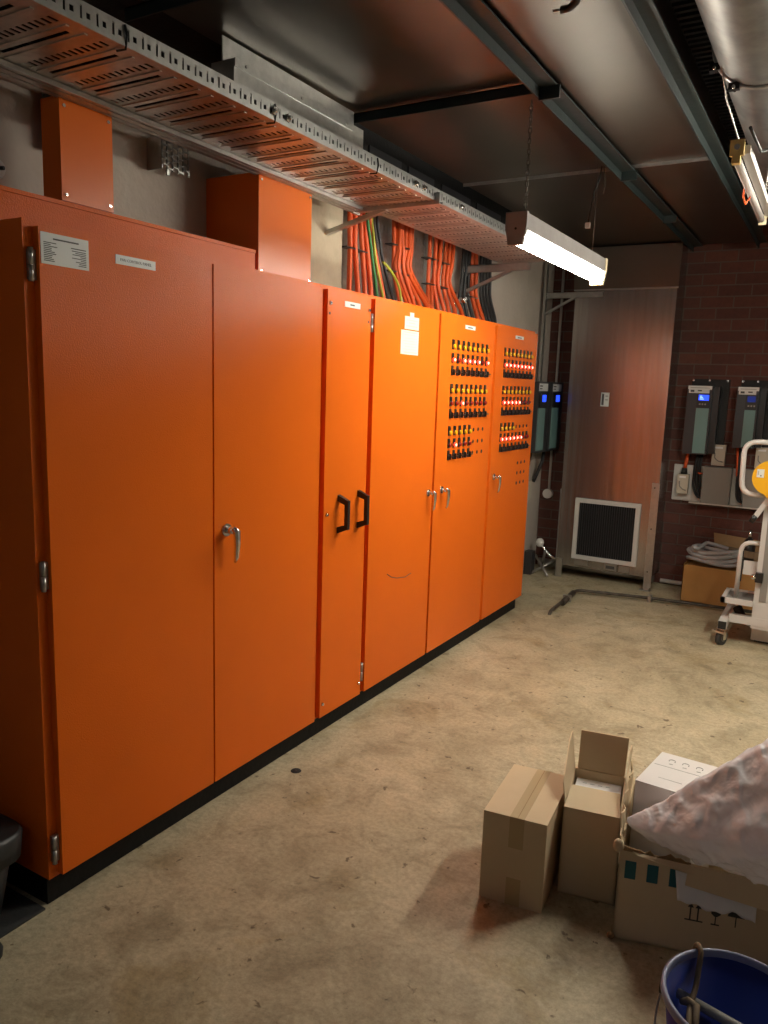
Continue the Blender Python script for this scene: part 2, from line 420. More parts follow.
# pilot lights and switches
ind_me = MB('black_plastic').box(0, .005, -.0125, .0125, -.022, .030).cyl((.004, 0, -.006), (.008, 0, -.006), .0135, 14).mesh('pilot_light', bevel=0)
def lens_me(m, core=None):
    b = MB(m).cyl((.007, 0, -.006), (.017, 0, -.006), .0125, 14, .0105)
    if core: b.m(core).sphere((.017, 0, -.006), .0075, (.5, 1, 1), 10)
    return b.mesh('lens')
LENS = {'y': lens_me('yellow_lens'), 'r': lens_me('red_lens'), 'R': lens_me('red_lit', 'red_core')}
sw_me = MB('black_plastic').box(0, .005, -.0115, .0115, -.022, .030).cyl((.004, 0, -.002), (.010, 0, -.002), .0125, 12).mesh('selector_switch')
knob_me = MB('black_plastic').obox((.014, 0, -.004), (1, 0, 0), (0, 1, 0), (0, 0, 1), .007, .004, .016).obox((.020, .010, -.004), (1, 0, 0), (0, 1, 0), (0, 0, 1), .004, .016, .0035).mesh('knob', bevel=.0015)
hole_me = MB('hole').cyl((0, 0, 0), (.0012, 0, 0), .0115, 12).mesh('blank_hole')
def Z(v0, k=5.393): return 310 + v0 / k
def row(t, y0, y1, n, z, kind, pat=None, tot=8):
    for i in range(tot):
        y = y0 + (y1 - y0) * i / 7
        if i < n:
            if kind == 's':
                o = inst('selector_switch', sw_me, (0, y, z), t); inst('knob', knob_me, (0, y, z), o)
            else:
                o = inst('pilot_light', ind_me, (0, y, z), t); c = pat[i] if pat else 'y'
                inst('lens', LENS[c], (0, y, z), o)
        else: inst('blank_hole', hole_me, (0, y, z), t)
def rowz(u, v): return PX(420 + u / 5.393, 310 + v / 5.393, .01).z
Y5a, Y5b = PX(420 + 187 / 5.393, 346, .01).y, PX(420 + 368 / 5.393, 350, .01).y
Y6a, Y6b = PX(420 + 467 / 5.393, 353, .01).y, PX(420 + 606 / 5.393, 356, .01).y
for (v1, kind, n, pat) in ((188, 'p', 8, None), (262, 'p', 8, 'RrRRRRrR'), (330, 's', 8, None), (428, 'p', 8, None), (497, 'p', 8, 'rrRrrrrr'),
                           (563, 's', 8, None), (655, 'p', 5, None), (722, 'p', 5, 'rRrrr'), (785, 's', 5, None)):
    row(cC, Y5a, Y5b, n, rowz(180, v1), kind, pat)
for (v1, kind, n, pat) in ((228, 'p', 8, None), (291, 'p', 8, 'RRRRRRRR'), (346, 's', 8, None), (435, 'p', 8, None), (494, 'p', 8, 'RRRRRrrr'),
                           (550, 's', 8, None), (634, 'p', 4, None), (690, 'p', 8, 'RRRRRRrr'), (745, 's', 8, None)):
    row(cE, Y6a, Y6b, n, rowz(460, v1), kind, pat)
for v1 in (820, 873, 926):
    z = PX(420 + 545 / 5.393, 310 + v1 / 5.393, 0).z
    for i in (5, 6, 7): inst('blank_hole', hole_me, (0, Y6a + (Y6b - Y6a) * i / 7, z), cE)
# rear top plenum and the two upright duct boxes
p = thing('top_plenum', (-.26, 1.82, ZT), 'long low orange box along the top of the nearest cabinet', 'plenum')
MB('orange').box(XW + .014, -.13, 1.29, 2.350, ZT, 2.047).build('body', p, .003)
MB('orange').box(-.132, -.126, 1.29, 2.350, 2.037, 2.0485).build('lip', p, .001)
def duct_box(x0, x1, y0, y1, z0, z1, label):
    t = thing('orange_duct_box', ((x0 + x1) / 2, (y0 + y1) / 2, z0), label, 'duct box', 'orange boxes on the cabinets')
    MB('orange_box').box(x0, x1 - .006, y0, y1, z0, z1).build('body', t, .003)
    c = MB('orange_box').box(x1 - .005, x1, y0 - .002, y1 + .002, z0 + .003, z1 - .002).build('cover', t, .0015)
    for y in (y0 + .012, y1 - .012):
        for z in (z0 + .02, z1 - .025): MB('chrome').cyl((x1, y, z), (x1 + .004, y, z), .005, 8).build('screw', c)
duct_box(-.215, -.132, 1.512, 1.690, 2.049, 2.332, 'small upright orange box left of the bare wall patch')
duct_box(XW + .004, -.13, 2.372, 2.705, ZT + .001, 2.335, 'large upright orange box beside the concrete pier')

# ================================================================== CABLE TRAY
SK = -.006
def TX(x, y): return x + SK * (y - 1.15)          # the tray runs slightly askew
TZ, TR, TL = 2.34, .276, -.085
ty0, ty1 = .35, 4.71
tr = thing('cable_tray', (TX(.09, 2.2), 2.2, TZ), 'long perforated galvanised cable tray hanging above the orange cabinets', 'cable tray')
b = MB('galv_tray')
def tq(xa, xb, ya, yb):
    if xb - xa < 1e-5 or yb - ya < 1e-5: return
    b.face([b.bm.verts.new((TX(x, y), y, TZ)) for x, y in ((xa, ya), (xb, ya), (xb, yb), (xa, yb))])
y = ty0; PITCH = .14
while y < ty1 - .001:
    e = min(y + PITCH, ty1); s0 = y + .012
    if e - y < PITCH - .01: tq(TL, TR, y, e); break
    tq(TL, TR, y, s0)
    x = TL
    nsl = 14; gap = (TR - TL - .05) / nsl
    for i in range(nsl):
        xa = TL + .025 + gap * i; tq(x, xa + .006, s0, s0 + .028); x = xa + .006 + .011
    tq(x, TR, s0, s0 + .028)
    tq(TL, TR, s0 + .028, y + .078)
    tq(TL, TL + .05, y + .078, y + .091); tq(TR - .06, TR, y + .078, y + .091)
    tq(TL, TR, y + .091, e)
    y = e
bed = b.build('bed', tr, solid=.0015)
rb = MB('galv_tray')
y = ty0
while y < ty1 - .02:
    for dy in (.048, .098):
        yy = y + .012 + dy
        if yy < ty1 - .02: rb.bar((TX(TL + .03, yy), yy, TZ - .001), (TX(TR - .03, yy), yy, TZ - .001), .010, .005)
    y += PITCH
tag(rb.build('pressed_ribs', tr, .0016), kind='stuff')
RH = .050
b = MB('galv')
def rq(ya, yb, za, zb):
    b.face([b.bm.verts.new((TX(TR, y), y, z)) for y, z in ((ya, TZ + za), (yb, TZ + za), (yb, TZ + zb), (ya, TZ + zb))])
y = ty0
while y < ty1 - .01:
    e = min(y + .045, ty1)
    rq(y, y + .010, 0, RH); rq(y + .010, y + .016, 0, .012); rq(y + .010, y + .016, RH - .010, RH)
    rq(y + .016, y + .027, 0, RH); rq(y + .027, y + .038, 0, .017); rq(y + .027, y + .038, .030, RH); rq(y + .038, e, 0, RH)
    y += .045
rail = b.build('side_rail', tr, solid=.002)
for i in range(6):  # unseen black cables added so the bed slots look dark from below
    xx = TL + .04 + .056 * i
    tag(MB('cable_black').tube([(TX(xx, yy), yy, TZ + .030 + .004 * math.sin(yy * 3 + i)) for yy in [ty0 + .02 + (ty1 - ty0 - .05) * k / 20 for k in range(21)]], .0255, 8).build('slot_darkening_cable'), 'thick black cable added in the perforated cable tray to darken its slots', 'cable', 'black cables added to darken the tray slots')
lp = MB('galv'); lp.slab([(TX(TR, ty0), ty0, TZ + RH), (TX(TR, ty1), ty1, TZ + RH), (TX(TR - .012, ty1), ty1, TZ + RH), (TX(TR - .012, ty0), ty0, TZ + RH)], (0, 0, -.003))
lp.build('rail_lip', tr)
for yy in (1.95, 2.02, 2.86, 2.93, 3.30):
    lpb = MB('chrome').cyl((TX(TR, yy) + .001, yy, TZ + .024), (TX(TR, yy) + .010, yy, TZ + .024), .012, 6).cyl((TX(TR, yy) + .010, yy, TZ + .024), (TX(TR, yy) + .018, yy, TZ + .024), .006, 8)
    lpb.build('joint_bolt', tr)
for yy in (1.385, 1.955, 2.56): MB('black_plastic').tube([(TX(TR, yy) + .004, yy, TZ + .045), (TX(TR, yy) + .006, yy + .004, TZ + .02), (TX(TR, yy) - .002, yy + .006, TZ - .006), (TX(TR, yy) - .03, yy + .004, TZ - .005)], .003, 6).build('tray_tie', tr)
sr = MB('strut_steel')
ya, yb = .35, 3.03
prof = [(-.030, -.016), (-.010, -.016), (-.010, -.012), (-.004, -.012), (-.004, -.016), (.020, -.016), (.020, -.011), (.028, -.011), (.028, -.016), (.042, -.016), (.042, -.003), (-.030, -.003)]
sr.prism([(-.098 + px, ya, TZ + pz) for px, pz in prof], (-.03, yb - ya, 0))
tag(sr.build('strut_channel'), 'galvanised strut channel along the wall side of the cable tray', 'strut')
# brackets
def bracket(y, x0, x1, zt, zlow, xb, label, strut=True, smat='galv'):
    t = thing('cantilever_bracket', (x0, y, zlow if strut else zt - .2), label, 'bracket', 'cantilever brackets under the tray')
    a = MB('galv'); a.box(x0, x1, y - .018, y - .015, zt - .045, zt - .003).box(x0, x1, y - .018, y + .02, zt - .006, zt - .003).box(x0, x1, y + .018, y + .02, zt - .045, zt - .003)
    a.box(x0, x0 + .006, y - .035, y + .035, zt - .06, zt + .012); a.build('arm', t)
    MB('galv').bar((x0 + .005, y, zt - .165), (xb, y, zt - .045), .022, .018).build('brace', t)
    for zz in (zt - .018, zt - .036): MB('chrome').cyl((x0 + .006, y - .026, zz), (x0 + .014, y - .026, zz), .007, 6).build('bolt', t)
    if strut:
        s = MB('galv'); n = int((ZC - .06 - zlow) / .05)
        s.box(x0 - .021, x0 - .001, y - .021, y - .018, zlow, ZC - .03).box(x0 - .021, x0 - .001, y + .018, y + .021, zlow, ZC - .03)
        for i in range(n):
            z = zlow + .05 * i; s.box(x0 - .004, x0 - .001, y - .018, y + .018, z, z + .022)
            s.box(x0 - .004, x0 - .001, y - .018, y - .007, z + .022, z + .05).box(x0 - .004, x0 - .001, y + .007, y + .018, z + .022, z + .05)
        s.build('slotted_post', t)
    return t
t = thing('cantilever_bracket', (-.298, 3.06, 2.2), 'galvanised bracket arm braced off the concrete pier', 'bracket', 'cantilever brackets under the tray')
MB('galv').box(-.135, .288, 3.040, 3.043, TZ - .014, TZ + .030).box(-.135, .288, 3.040, 3.075, TZ - .017, TZ - .014).box(-.135, .288, 3.072, 3.075, TZ - .014, TZ - .003).build('arm', t)
MB('galv').box(-.150, -.135, 3.030, 3.085, TZ - .022, TZ + .034).build('end_clamp', t, .002)
for zz_ in (TZ, TZ + .018): MB('chrome').cyl((-.105, 3.040, zz_), (-.105, 3.032, zz_), .006, 6).build('bolt', t)
MB('galv').bar((-.298, 3.06, 2.247), (.02, 3.06, TZ - .012), .024, .018).build('brace', t)
bracket(4.66, -.335, .10, TZ - .006, 1.96, -.02, 'galvanised bracket with slotted post between cable bundles')
bracket(6.29, -.345, .12, 2.352, 1.30, -.11, 'galvanised bracket with slotted post by the brick corner')

# ================================================================== CABLES
def cable(pts, r, m, label, group):
    P = [Vector(p) for p in pts]
    # smooth Catmull-Rom
    out = []
    for i in range(len(P) - 1):
        p0 = P[max(i - 1, 0)]; p1 = P[i]; p2 = P[i + 1]; p3 = P[min(i + 2, len(P) - 1)]
        for k in range(5):
            t = k / 5; out.append(.5 * ((2 * p1) + (p2 - p0) * t + (2 * p0 - 5 * p1 + 4 * p2 - p3) * t * t + (3 * p1 - p0 - 3 * p2 + p3) * t ** 3))
    out.append(P[-1])
    return tag(MB(m).tube(out, r, 8).build('power_cable'), label, 'cable', group)
def drop(u_top, v_top, u_mid, v_mid, u_bot, v_bot, X, r, m, label, group):
    a = PX(u_top, v_top, X); mdl = PX(u_mid, v_mid, X); c = PX(u_bot, v_bot, X + .02)
    top = Vector((X + .03, a.y + .01, TZ + .06)); over = Vector((X + .16, a.y + .03, TZ + .075)); end = Vector((X + .26, a.y + .10, TZ + .070))
    pts = [end, over, top, a, (a + mdl) / 2, mdl, c, Vector((c.x, c.y, ZT + .001))]
    pts = [Vector((a.x, a.y, 2.455))] + pts[3:]
    if c.z < ZT: pts = pts[:-2] + [Vector((c.x, c.y, ZT + .001))]
    cable(pts, r, m, label, group)
g1 = ('orange power cable in the bundle next to the concrete pier', 'orange cables of the bundle next to the pier')
for i, (ut, um, ub) in enumerate(((350, 350, 349), (355, 355, 358), (360, 362, 365), (364, 367, 371), (369, 374, 383))):
    drop(ut, 212, um, 248, ub, 292 + i, -.33 + .012 * (i % 2), .0135, 'cable_orange', *g1)
drop(367, 214, 372, 255, 377, 296, -.30, .008, 'cable_green', 'thin green cable right of the bundle by the pier', None)
drop(372, 220, 376, 262, 383, 298, -.32, .007, 'cable_yellow', 'thin yellow cable beside the thin green one', None)
for i, (ut, um, ub) in enumerate(((374, 379, 388), (377, 383, 393))):
    drop(ut, 220, um, 262, ub, 300, -.33, .008, 'cable_black', 'black cable left of the yellow-green earth cable', 'pair of black cables near the earth cable')
cable([PX(383, 262, -.29), PX(390, 270, -.28), PX(398, 284, -.27), PX(401, 300, -.26), (-.26, PX(401, 300, -.26).y, ZT + .001)], .0068, 'cable_yellow', 'yellow-green earth cable curving down in front of the struts', None)
g2 = ('orange power cable in the middle tied bundle', 'orange cables of the middle bundle')
for i, (ut, um, ub) in enumerate(((394, 394, 400), (398, 396, 407), (402, 404, 414), (406, 405, 420), (410, 408, 427), (400, 399, 411), (412, 411, 431))):
    drop(ut, 230, um, 272, ub, 303 + i, -.33 + .014 * (i % 3), .0125, 'cable_orange', *g2)
drop(413, 234, 410, 270, 414, 304, -.34, .008, 'cable_white', 'white cable at the right edge of the middle bundle', None)
g3 = ('orange power cable in the bundle left of the slotted post', 'orange cables of the bundle left of the slotted post')
for i, (ut, um, ub) in enumerate(((430, 428, 428), (436, 434, 438), (441, 438, 444), (446, 443, 449), (450, 447, 455), (454, 450, 462), (439, 432, 432))):
    drop(ut, 244, um, 285, ub, 308 + i, -.33 + .013 * (i % 3), .0125, 'cable_orange', *g3)
drop(433, 244, 431, 284, 436, 310, -.34, .008, 'cable_white', 'white cable inside the bundle left of the slotted post', None)
g4 = ('orange power cable of the pair among black cables', 'pair of orange cables right of the slotted post')
for i, (ut, um, ub) in enumerate(((472, 472, 478), (476, 476, 483))):
    drop(ut, 262, um, 296, ub, 320, -.32, .014, 'cable_orange', *g4)
for i, (ut, um, ub) in enumerate(((463, 460, 464), (466, 464, 468), (469, 468, 473), (481, 481, 486), (484, 484, 489), (487, 487, 492), (490, 490, 495))):
    drop(ut, 264, um, 298, ub, 320, -.33 + .01 * (i % 2), .012, 'cable_black', 'black power cable right of the slotted post', 'black cables right of the slotted post')
ORD = ['leftmost', 'second from the left', 'third from the left', 'fourth from the left', 'fifth from the left', 'sixth from the left', 'rightmost']
def relabel(group, what):
    os_ = sorted([o for o in COL.objects if o.get('group') == group], key=lambda o: o.location.y)
    for k, o in enumerate(os_): o['label'] = what + ', ' + (ORD[k] if k < len(os_) - 1 else 'rightmost')
relabel(g1[1], 'orange power cable in the bundle next to the pier'); relabel(g2[1], 'orange power cable in the middle tied bundle'); relabel(g3[1], 'orange power cable in the bundle left of the slotted post')
relabel(g4[1], 'orange power cable of the pair among black cables'); relabel('black cables right of the slotted post', 'black power cable right of the slotted post'); relabel('pair of black cables near the earth cable', 'black cable beside the yellow-green earth cable')
def tie(u0, u1, v, X, label):
    a = PX(u0, v, X); c = PX(u1, v + 1.5, X)
    tag(MB('black_plastic').box(X - .05, X - .006, a.y, c.y, a.z - .003, a.z + .003).build('cable_tie', bevel=.002), label, 'cable tie', 'black cable ties on the bundles')
tie(348, 369, 246, -.302, 'black cable tie around the bundle by the pier')
tie(393, 411, 243, -.30, 'upper black cable tie on the middle bundle'); tie(392, 411, 270, -.30, 'lower black cable tie on the middle bundle')
tie(429, 453, 257, -.30, 'upper black cable tie on the bundle left of the slotted post'); tie(429, 450, 283, -.30, 'lower black cable tie on the bundle left of the slotted post')
tie(470, 479, 296, -.30, 'black cable tie on the orange pair right of the slotted post')
# vertical perforated backing trays
def vtray(u0, u1, v, label):
    y0 = PX(u0, v, XW + .02).y; y1 = PX(u1, v, XW + .02).y
    t = thing('vertical_cable_tray', (XW + .01, (y0 + y1) / 2, ZT), label, 'cable tray', 'vertical trays behind the cables')
    b = MB('galv_tray'); z = ZT + .002; n = max(2, int((y1 - y0) / .03)); g = (y1 - y0) / n
    while z < 2.40:
        b.box(XW + .012, XW + .014, y0, y1, z, z + .018)
        for i in range(n + 1):
            yy = y0 + g * i; b.box(XW + .012, XW + .014, max(y0, yy - .009), min(y1, yy + .009), z + .018, z + .045)
        z += .045
    b.build('perforated_plate', t)
    for yy in (y0, y1): MB('galv').box(XW + .006, XW + .045, yy - .003, yy + .003, ZT + .002, 2.45).build('side_flange', t)
vtray(374, 395, 230, 'perforated upright tray behind the black and green cables'); vtray(408, 426, 240, 'perforated upright tray between the tied orange bundles')
vtray(346, 371, 220, 'perforated upright tray behind the bundle by the pier')
b = MB('chrome').cyl((-.30, PX(460, 300, -.3).y, PX(460, 300, -.3).z), (-.26, PX(460, 300, -.3).y, PX(460, 300, -.3).z), .02, 8).cyl((-.34, PX(460, 300, -.3).y, PX(460, 300, -.3).z - .09), (-.34, PX(460, 300, -.3).y, PX(460, 300, -.3).z + .05), .012, 10)
b.cyl((-.34, PX(460, 300, -.3).y, PX(460, 300, -.3).z), (-.30, PX(460, 300, -.3).y, PX(460, 300, -.3).z), .012, 8)
tag(b.build('clamp_bolt'), 'chrome clamp bolt at the foot of the slotted post', 'bolt')

# ================================================================== small things on the left wall above the cabinets
b = MB('galv')
for i in range(5):
    for j in range(5):
        y = 2.075 + .026 * i; z = 2.295 + .022 * j
        b.box(-.33, -.327, y, y + .006, z, z + .022); b.box(-.33, -.327, y, y + .026, z + (.004 if i % 2 else .014), z + (.010 if i % 2 else .020))
b.box(-.33, -.327, 2.205, 2.211, 2.295, 2.405).box(XW, -.33, 2.075, 2.081, 2.295, 2.405).box(-.334, -.326, 2.10, 2.112, 2.278, 2.296)
tag(b.build('mesh_bracket'), 'small perforated metal bracket on the bare wall patch', 'bracket')
tag(MB('white_paint').box(XW, XW + .03, .5, 1.640, 2.415, 2.452).build('wall_trunking', bevel=.003), 'pale horizontal trunking on the wall at the upper left', 'trunking')
t = thing('pipe_pair', (XW + .03, 1.68, 2.2), 'two short dark pipes beside the small orange box', 'pipe')
for y in (1.655, 1.705):
    MB('black_plastic').cyl((XW + .03, y, 2.25), (XW + .03, y, 2.60), .018, 12).build('pipe', t)
    MB('steel').cyl((XW + .03, y, 2.408), (XW + .03, y, 2.435), .021, 12).build('collar', t)
q = PX(-5, 168, XW)
t = thing('wall_fitting', (XW, q.y, q.z), 'white round wall fitting at the left edge above the plenum', 'fitting')
MB('white_plastic').cyl((XW, q.y, q.z), (XW + .012, q.y, q.z), .032, 20, .026).build('cover', t, .003)
MB('black_plastic').cyl((XW + .012, q.y + .005, q.z), (XW + .026, q.y + .012, q.z), .006, 8).build('pin', t)
# dark trunking high on the wall, made taller to hide the lit wall behind
t = thing('dark_wall_trunking', (-.33, 4.0, 2.44), 'dark trunking with panels under the ceiling behind the cable tray', 'trunking')
MB('black_dark').box(XW, -.30, 3.20, 5.6, 2.46, ZC - .01).build('body', t)
for i, (a, c) in enumerate(((3.24, 3.34), (3.40, 3.72), (3.80, 4.1), (4.2, 4.6), (4.7, 5.1))):
    MB('drive_dark').box(-.30, -.29, a, c, 2.49, 2.72).build('panel', t, .003)
    MB('steel').cyl((-.29, c + .03, 2.60), (-.282, c + .03, 2.60), .012, 6).build('bolt', t)

# ================================================================== CEILING DUCT
DZ = 2.70
t = thing('ventilation_duct', (.5, 3.0, DZ), 'wide flat galvanised ventilation duct forming the low ceiling', 'duct')
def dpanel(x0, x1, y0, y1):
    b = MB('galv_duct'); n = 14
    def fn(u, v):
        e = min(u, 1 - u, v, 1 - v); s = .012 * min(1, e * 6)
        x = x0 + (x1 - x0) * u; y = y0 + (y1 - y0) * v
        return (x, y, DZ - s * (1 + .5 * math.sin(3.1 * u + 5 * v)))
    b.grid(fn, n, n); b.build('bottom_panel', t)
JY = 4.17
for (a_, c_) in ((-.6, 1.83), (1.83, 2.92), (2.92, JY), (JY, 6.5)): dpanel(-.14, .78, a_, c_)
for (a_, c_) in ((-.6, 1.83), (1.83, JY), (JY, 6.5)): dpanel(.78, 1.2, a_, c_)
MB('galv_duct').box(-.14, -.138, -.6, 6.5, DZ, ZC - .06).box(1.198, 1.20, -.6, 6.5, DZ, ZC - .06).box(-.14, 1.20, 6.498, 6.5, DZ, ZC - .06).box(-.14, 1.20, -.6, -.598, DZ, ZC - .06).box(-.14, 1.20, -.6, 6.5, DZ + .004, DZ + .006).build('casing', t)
MB('galv').box(-.14, 1.20, JY - .004, JY + .004, DZ - .016, DZ).build('joint_flange', t)
# support frame
t = thing('duct_support_frame', (.5, 3, DZ - .04), 'dark green steel angle frame carrying the ceiling duct', 'frame')
def angle_y(x, y0, y1, wd=.05, name='long_angle'):
    MB('green_steel').box(x - wd / 2, x + wd / 2, y0, y1, DZ - .022, DZ - .016).box(x - wd / 2, x - wd / 2 + .006, y0, y1, DZ - .060, DZ - .016).build(name, t)
def angle_x(y, x0, x1):
    MB('green_steel').box(x0, x1, y - .02, y + .02, DZ - .022, DZ - .016).box(x0, x1, y - .02, y - .014, DZ - .055, DZ - .016).build('cross_angle', t)
angle_y(.768, -.6, 6.45, .070); angle_y(1.215, -.6, 6.45, .055)
angle_x(1.83, -.20, .73); angle_x(2.92, -.07, .73); angle_x(.6, -.28, .73)
for yy in (2.95, 4.2, 5.3): MB('green_steel').box(.735, .815, yy - .006, yy + .006, DZ - .066, DZ - .02).build('gusset', t)
for yy in (3.03,):
    MB('chrome').cyl((.725, yy - .13, DZ - .035), (.725, yy - .138, DZ - .035), .007, 6).build('bolt', t)
# galvanised side spigot left of the duct
t = thing('duct_access_box', (-.02, 2.46, 2.42), 'bright galvanised folded plate box hanging beside the ceiling duct', 'duct plate')
MB('galv').box(-.10, -.001, 2.085, 2.885, 2.42, 2.605).build('lower_box', t)
MB('galv').box(-.055, -.05, 2.085, 2.885, 2.605, 2.683).build('upper_plate', t)
lipb = MB('galv').slab([(.004, 2.085, 2.604), (.004, 2.80, 2.604), (-.05, 2.80, 2.616), (-.05, 2.14, 2.616)], (0, 0, .004)); lipb.box(.000, .004, 2.085, 2.80, 2.580, 2.606).build('folded_lip', t)
for yy in (2.14, 2.45, 2.75): MB('steel').cyl((.004, yy, 2.594), (.009, yy, 2.594), .006, 8).build('rivet', t)
MB('label').box(-.001, .0005, 2.06, 2.17, 2.49, 2.53).build('sticker', t)
# sheet standing in for the darkness of the void left of the duct
tag(MB('black_dark').box(XW, -.15, .2, 2.93, 2.74, 2.78).build('dark_void_sheet'), 'dark sheet standing in for the dark void above the near end of the cable tray', 'sheet')

# ================================================================== LIT BATTEN
LX, LY0, LY1, LZ = .668, 2.96, 4.17, 2.128
t = thing('fluorescent_batten', (LX, (LY0 + LY1) / 2, LZ), 'lit fluorescent batten lamp hanging on a chain', 'lamp')
b = MB('lamp_body')
sec = [(-.040, .115), (.040, .115), (.040, .052), (.030, .046), (-.030, .046), (-.040, .052)]
b.prism([(LX + a, LY0 + .02, LZ + c) for a, c in sec], (0, LY1 - LY0 - .06, 0)); b.build('housing', t, .002)
MB('lamp_body').prism([(LX + a, LY0, LZ + c) for a, c in ((-.044, .118), (.044, .118), (.044, .060), (.030, -.006), (-.030, -.006), (-.044, .060))], (0, .02, 0)).build('end_plate', t, .003)
MB('ivory').prism([(LX + a, LY1 - .04, LZ + c) for a, c in ((-.044, .118), (.044, .118), (.044, .060), (.032, -.014), (-.032, -.014), (-.044, .060))], (0, .03, 0)).build('end_plate', t, .003)
for sx in (-.021, .021):
    MB('tube_lit').cyl((LX + sx, LY0 + .03, LZ + .024), (LX + sx, LY1 - .05, LZ + .024), .019, 14).build('fluorescent_tube', t)
MB('black_plastic').cyl((LX, LY0 - .001, LZ + .055), (LX, LY0 + .001, LZ + .055), .005, 8).build('screw', t)
ch = MB('pipe_old'); z = LZ + .118; i = 0
while z < DZ - .045:
    h = .024
    c = Vector((LX + .02, LY0 + .04, z + h / 2)); u = Vector((1, 0, 0)) if i % 2 else Vector((0, 1, 0))
    pts = [c + u * (.006 * math.cos(a)) + Vector((0, 0, .013 * math.sin(a))) for a in [k * math.pi / 4 for k in range(8)]]
    ch.tube(pts, .0022, 5, closed=True); z += .0195; i += 1
ch.build('chain', t)
ch = MB('steel'); ch.cyl((LX, LY1 - .15, LZ + .115), (LX, LY1 - .15, DZ - .02), .0012, 6).build('suspension_wire', t)
# dangling wire with connector
b = MB('black_plastic'); p0 = PZ(602, 166, DZ - .02)
pts = [p0, p0 + Vector((-.01, .01, -.06)), p0 + Vector((-.03, .0, -.12)), p0 + Vector((-.045, .01, -.20)), p0 + Vector((-.05, .0, -.27))]
t = thing('dangling_wire', p0 + Vector((0, 0, -.29)), 'loose wire with white connector dangling from the ceiling duct', 'wire')
b.tube(pts, .004, 6).build('lead', t); MB('white_plastic').box(pts[-1].x - .012, pts[-1].x + .012, pts[-1].y - .008, pts[-1].y + .008, pts[-1].z - .025, pts[-1].z + .002).build('connector', t, .002)
MB('pipe_old').tube([p0 + Vector((.01, 0, 0)), p0 + Vector((.02, .01, -.08)), p0 + Vector((.012, .02, -.13))], .0025, 6).build('loose_strand', t)
p0 = PZ(573, 3, DZ - .03)
t = thing('cable_stub', p0 + Vector((-.03, -.03, -.05)), 'short cut black cable end under the duct at the top edge', 'cable')
MB('black_plastic').tube([p0 + Vector((.04, -.05, .02)), p0 + Vector((.015, -.015, -.005)), p0 + Vector((-.01, 0, -.012)), p0 + Vector((-.035, .004, -.01))], .011, 8).build('sheath', t)
MB('steel').cyl(p0 + Vector((-.035, .004, -.01)), p0 + Vector((-.06, .005, -.008)), .004, 6).build('cores', t)

# ================================================================== RIGHT-HAND SERVICES
t = thing('spiral_duct', (1.49, 2.5, 2.62), 'round galvanised spiral duct running along the upper right', 'duct')
SXc, SZc, SR = 1.485, 2.80, .172
MB('galv_spiral').tube([(SXc, -.8 + .2 * i, SZc) for i in range(0, 37)], SR, 40).build('tube', t)
for yy in (1.4, 3.12, 4.75):
    pts = [(SXc + (SR + .004) * math.cos(a), yy, SZc + (SR + .004) * math.sin(a)) for a in [2 * math.pi * i / 40 for i in range(40)]]
    b = MB('galv'); b.tube(pts, .007, 6, closed=True); band = b.build('clamp_band', t)
    for a in (-2.65, -2.1):
        c = Vector((SXc + (SR + .014) * math.cos(a), yy, SZc + (SR + .014) * math.sin(a)))
        MB('black_plastic').box(c.x - .018, c.x + .018, yy - .012, yy + .012, c.z - .012, c.z + .012).build('clamp_lug', band, .003)
        MB('chrome').cyl((c.x, yy - .022, c.z - .006), (c.x, yy + .022, c.z - .006), .006, 8).build('clamp_bolt', band)
t = thing('ribbed_tray', (1.26, 3, 2.82), 'black ribbed cable tray between the flat duct and the round duct', 'cable tray')
MB('black_dark').box(1.19, 1.315, -.4, 6.4, 2.86, 2.875).box(1.19, 1.196, -.4, 6.4, 2.82, 2.90).box(1.309, 1.315, -.4, 6.4, 2.82, 2.90).build('bed', t)
b = MB('drive_dark'); y = 1.6
while y < 6.2: b.box(1.20, 1.305, y, y + .02, 2.848, 2.861); y += .045
tag(b.build('ribs', t), kind='stuff')
MB('drive_dark').tube([(1.305, -.2, 2.835), (1.31, 2, 2.825), (1.30, 4, 2.835), (1.305, 6.3, 2.825)], .009, 8).build('lying_cable', t)
# unlit batten
t = thing('unlit_batten', (1.42, 3.6, 2.42), 'unlit bare fluorescent batten hanging below the round duct', 'lamp')
UA, UB = Vector((1.415, 3.20, 2.425)), Vector((1.410, 4.33, 2.420))
MB('white_paint').bar(UA + Vector((.022, .03, .03)), UB + Vector((.022, 0, .03)), .03, .03).build('housing', t, .003)
MB('tube_off').cyl(UA + Vector((-.006, .02, -.002)), UB + Vector((-.006, -.02, -.002)), .015, 14).build('fluorescent_tube', t)
MB('tan_plastic').box(1.388, 1.436, 3.185, 3.202, 2.425, 2.480).box(1.398, 1.426, 3.18, 3.21, 2.398, 2.425).build('lampholder', t, .003)
MB('steel').cyl((1.412, 3.185, 2.455), (1.412, 3.182, 2.455), .010, 14).build('rotor', t)
MB('ivory').box(1.390, 1.425, 4.325, 4.340, 2.398, 2.445).build('lampholder', t, .003)
MB('steel').tube([(1.42, 3.25, 2.46), (1.37, 3.12, 2.60), (1.33, 3.0, 2.80), (1.33, 3.0, 2.9)], .003, 6).build('hanger_wire', t)
MB('steel').cyl((1.44, 4.0, 2.46), (1.44, 4.0, 2.64), .003, 6).build('hanger_rod', t)
MB('black_plastic').tube([(1.46, 3.1, 2.49), (1.48, 3.3, 2.46), (1.50, 3.5, 2.52), (1.49, 3.8, 2.47), (1.47, 4.1, 2.47)], .006, 7).build('lead', t)
MB('cable_orange').tube([(1.40, 3.62, 2.44), (1.390, 3.66, 2.39), (1.395, 3.72, 2.37), (1.41, 3.78, 2.42)], .004, 6).build('orange_lead', t)

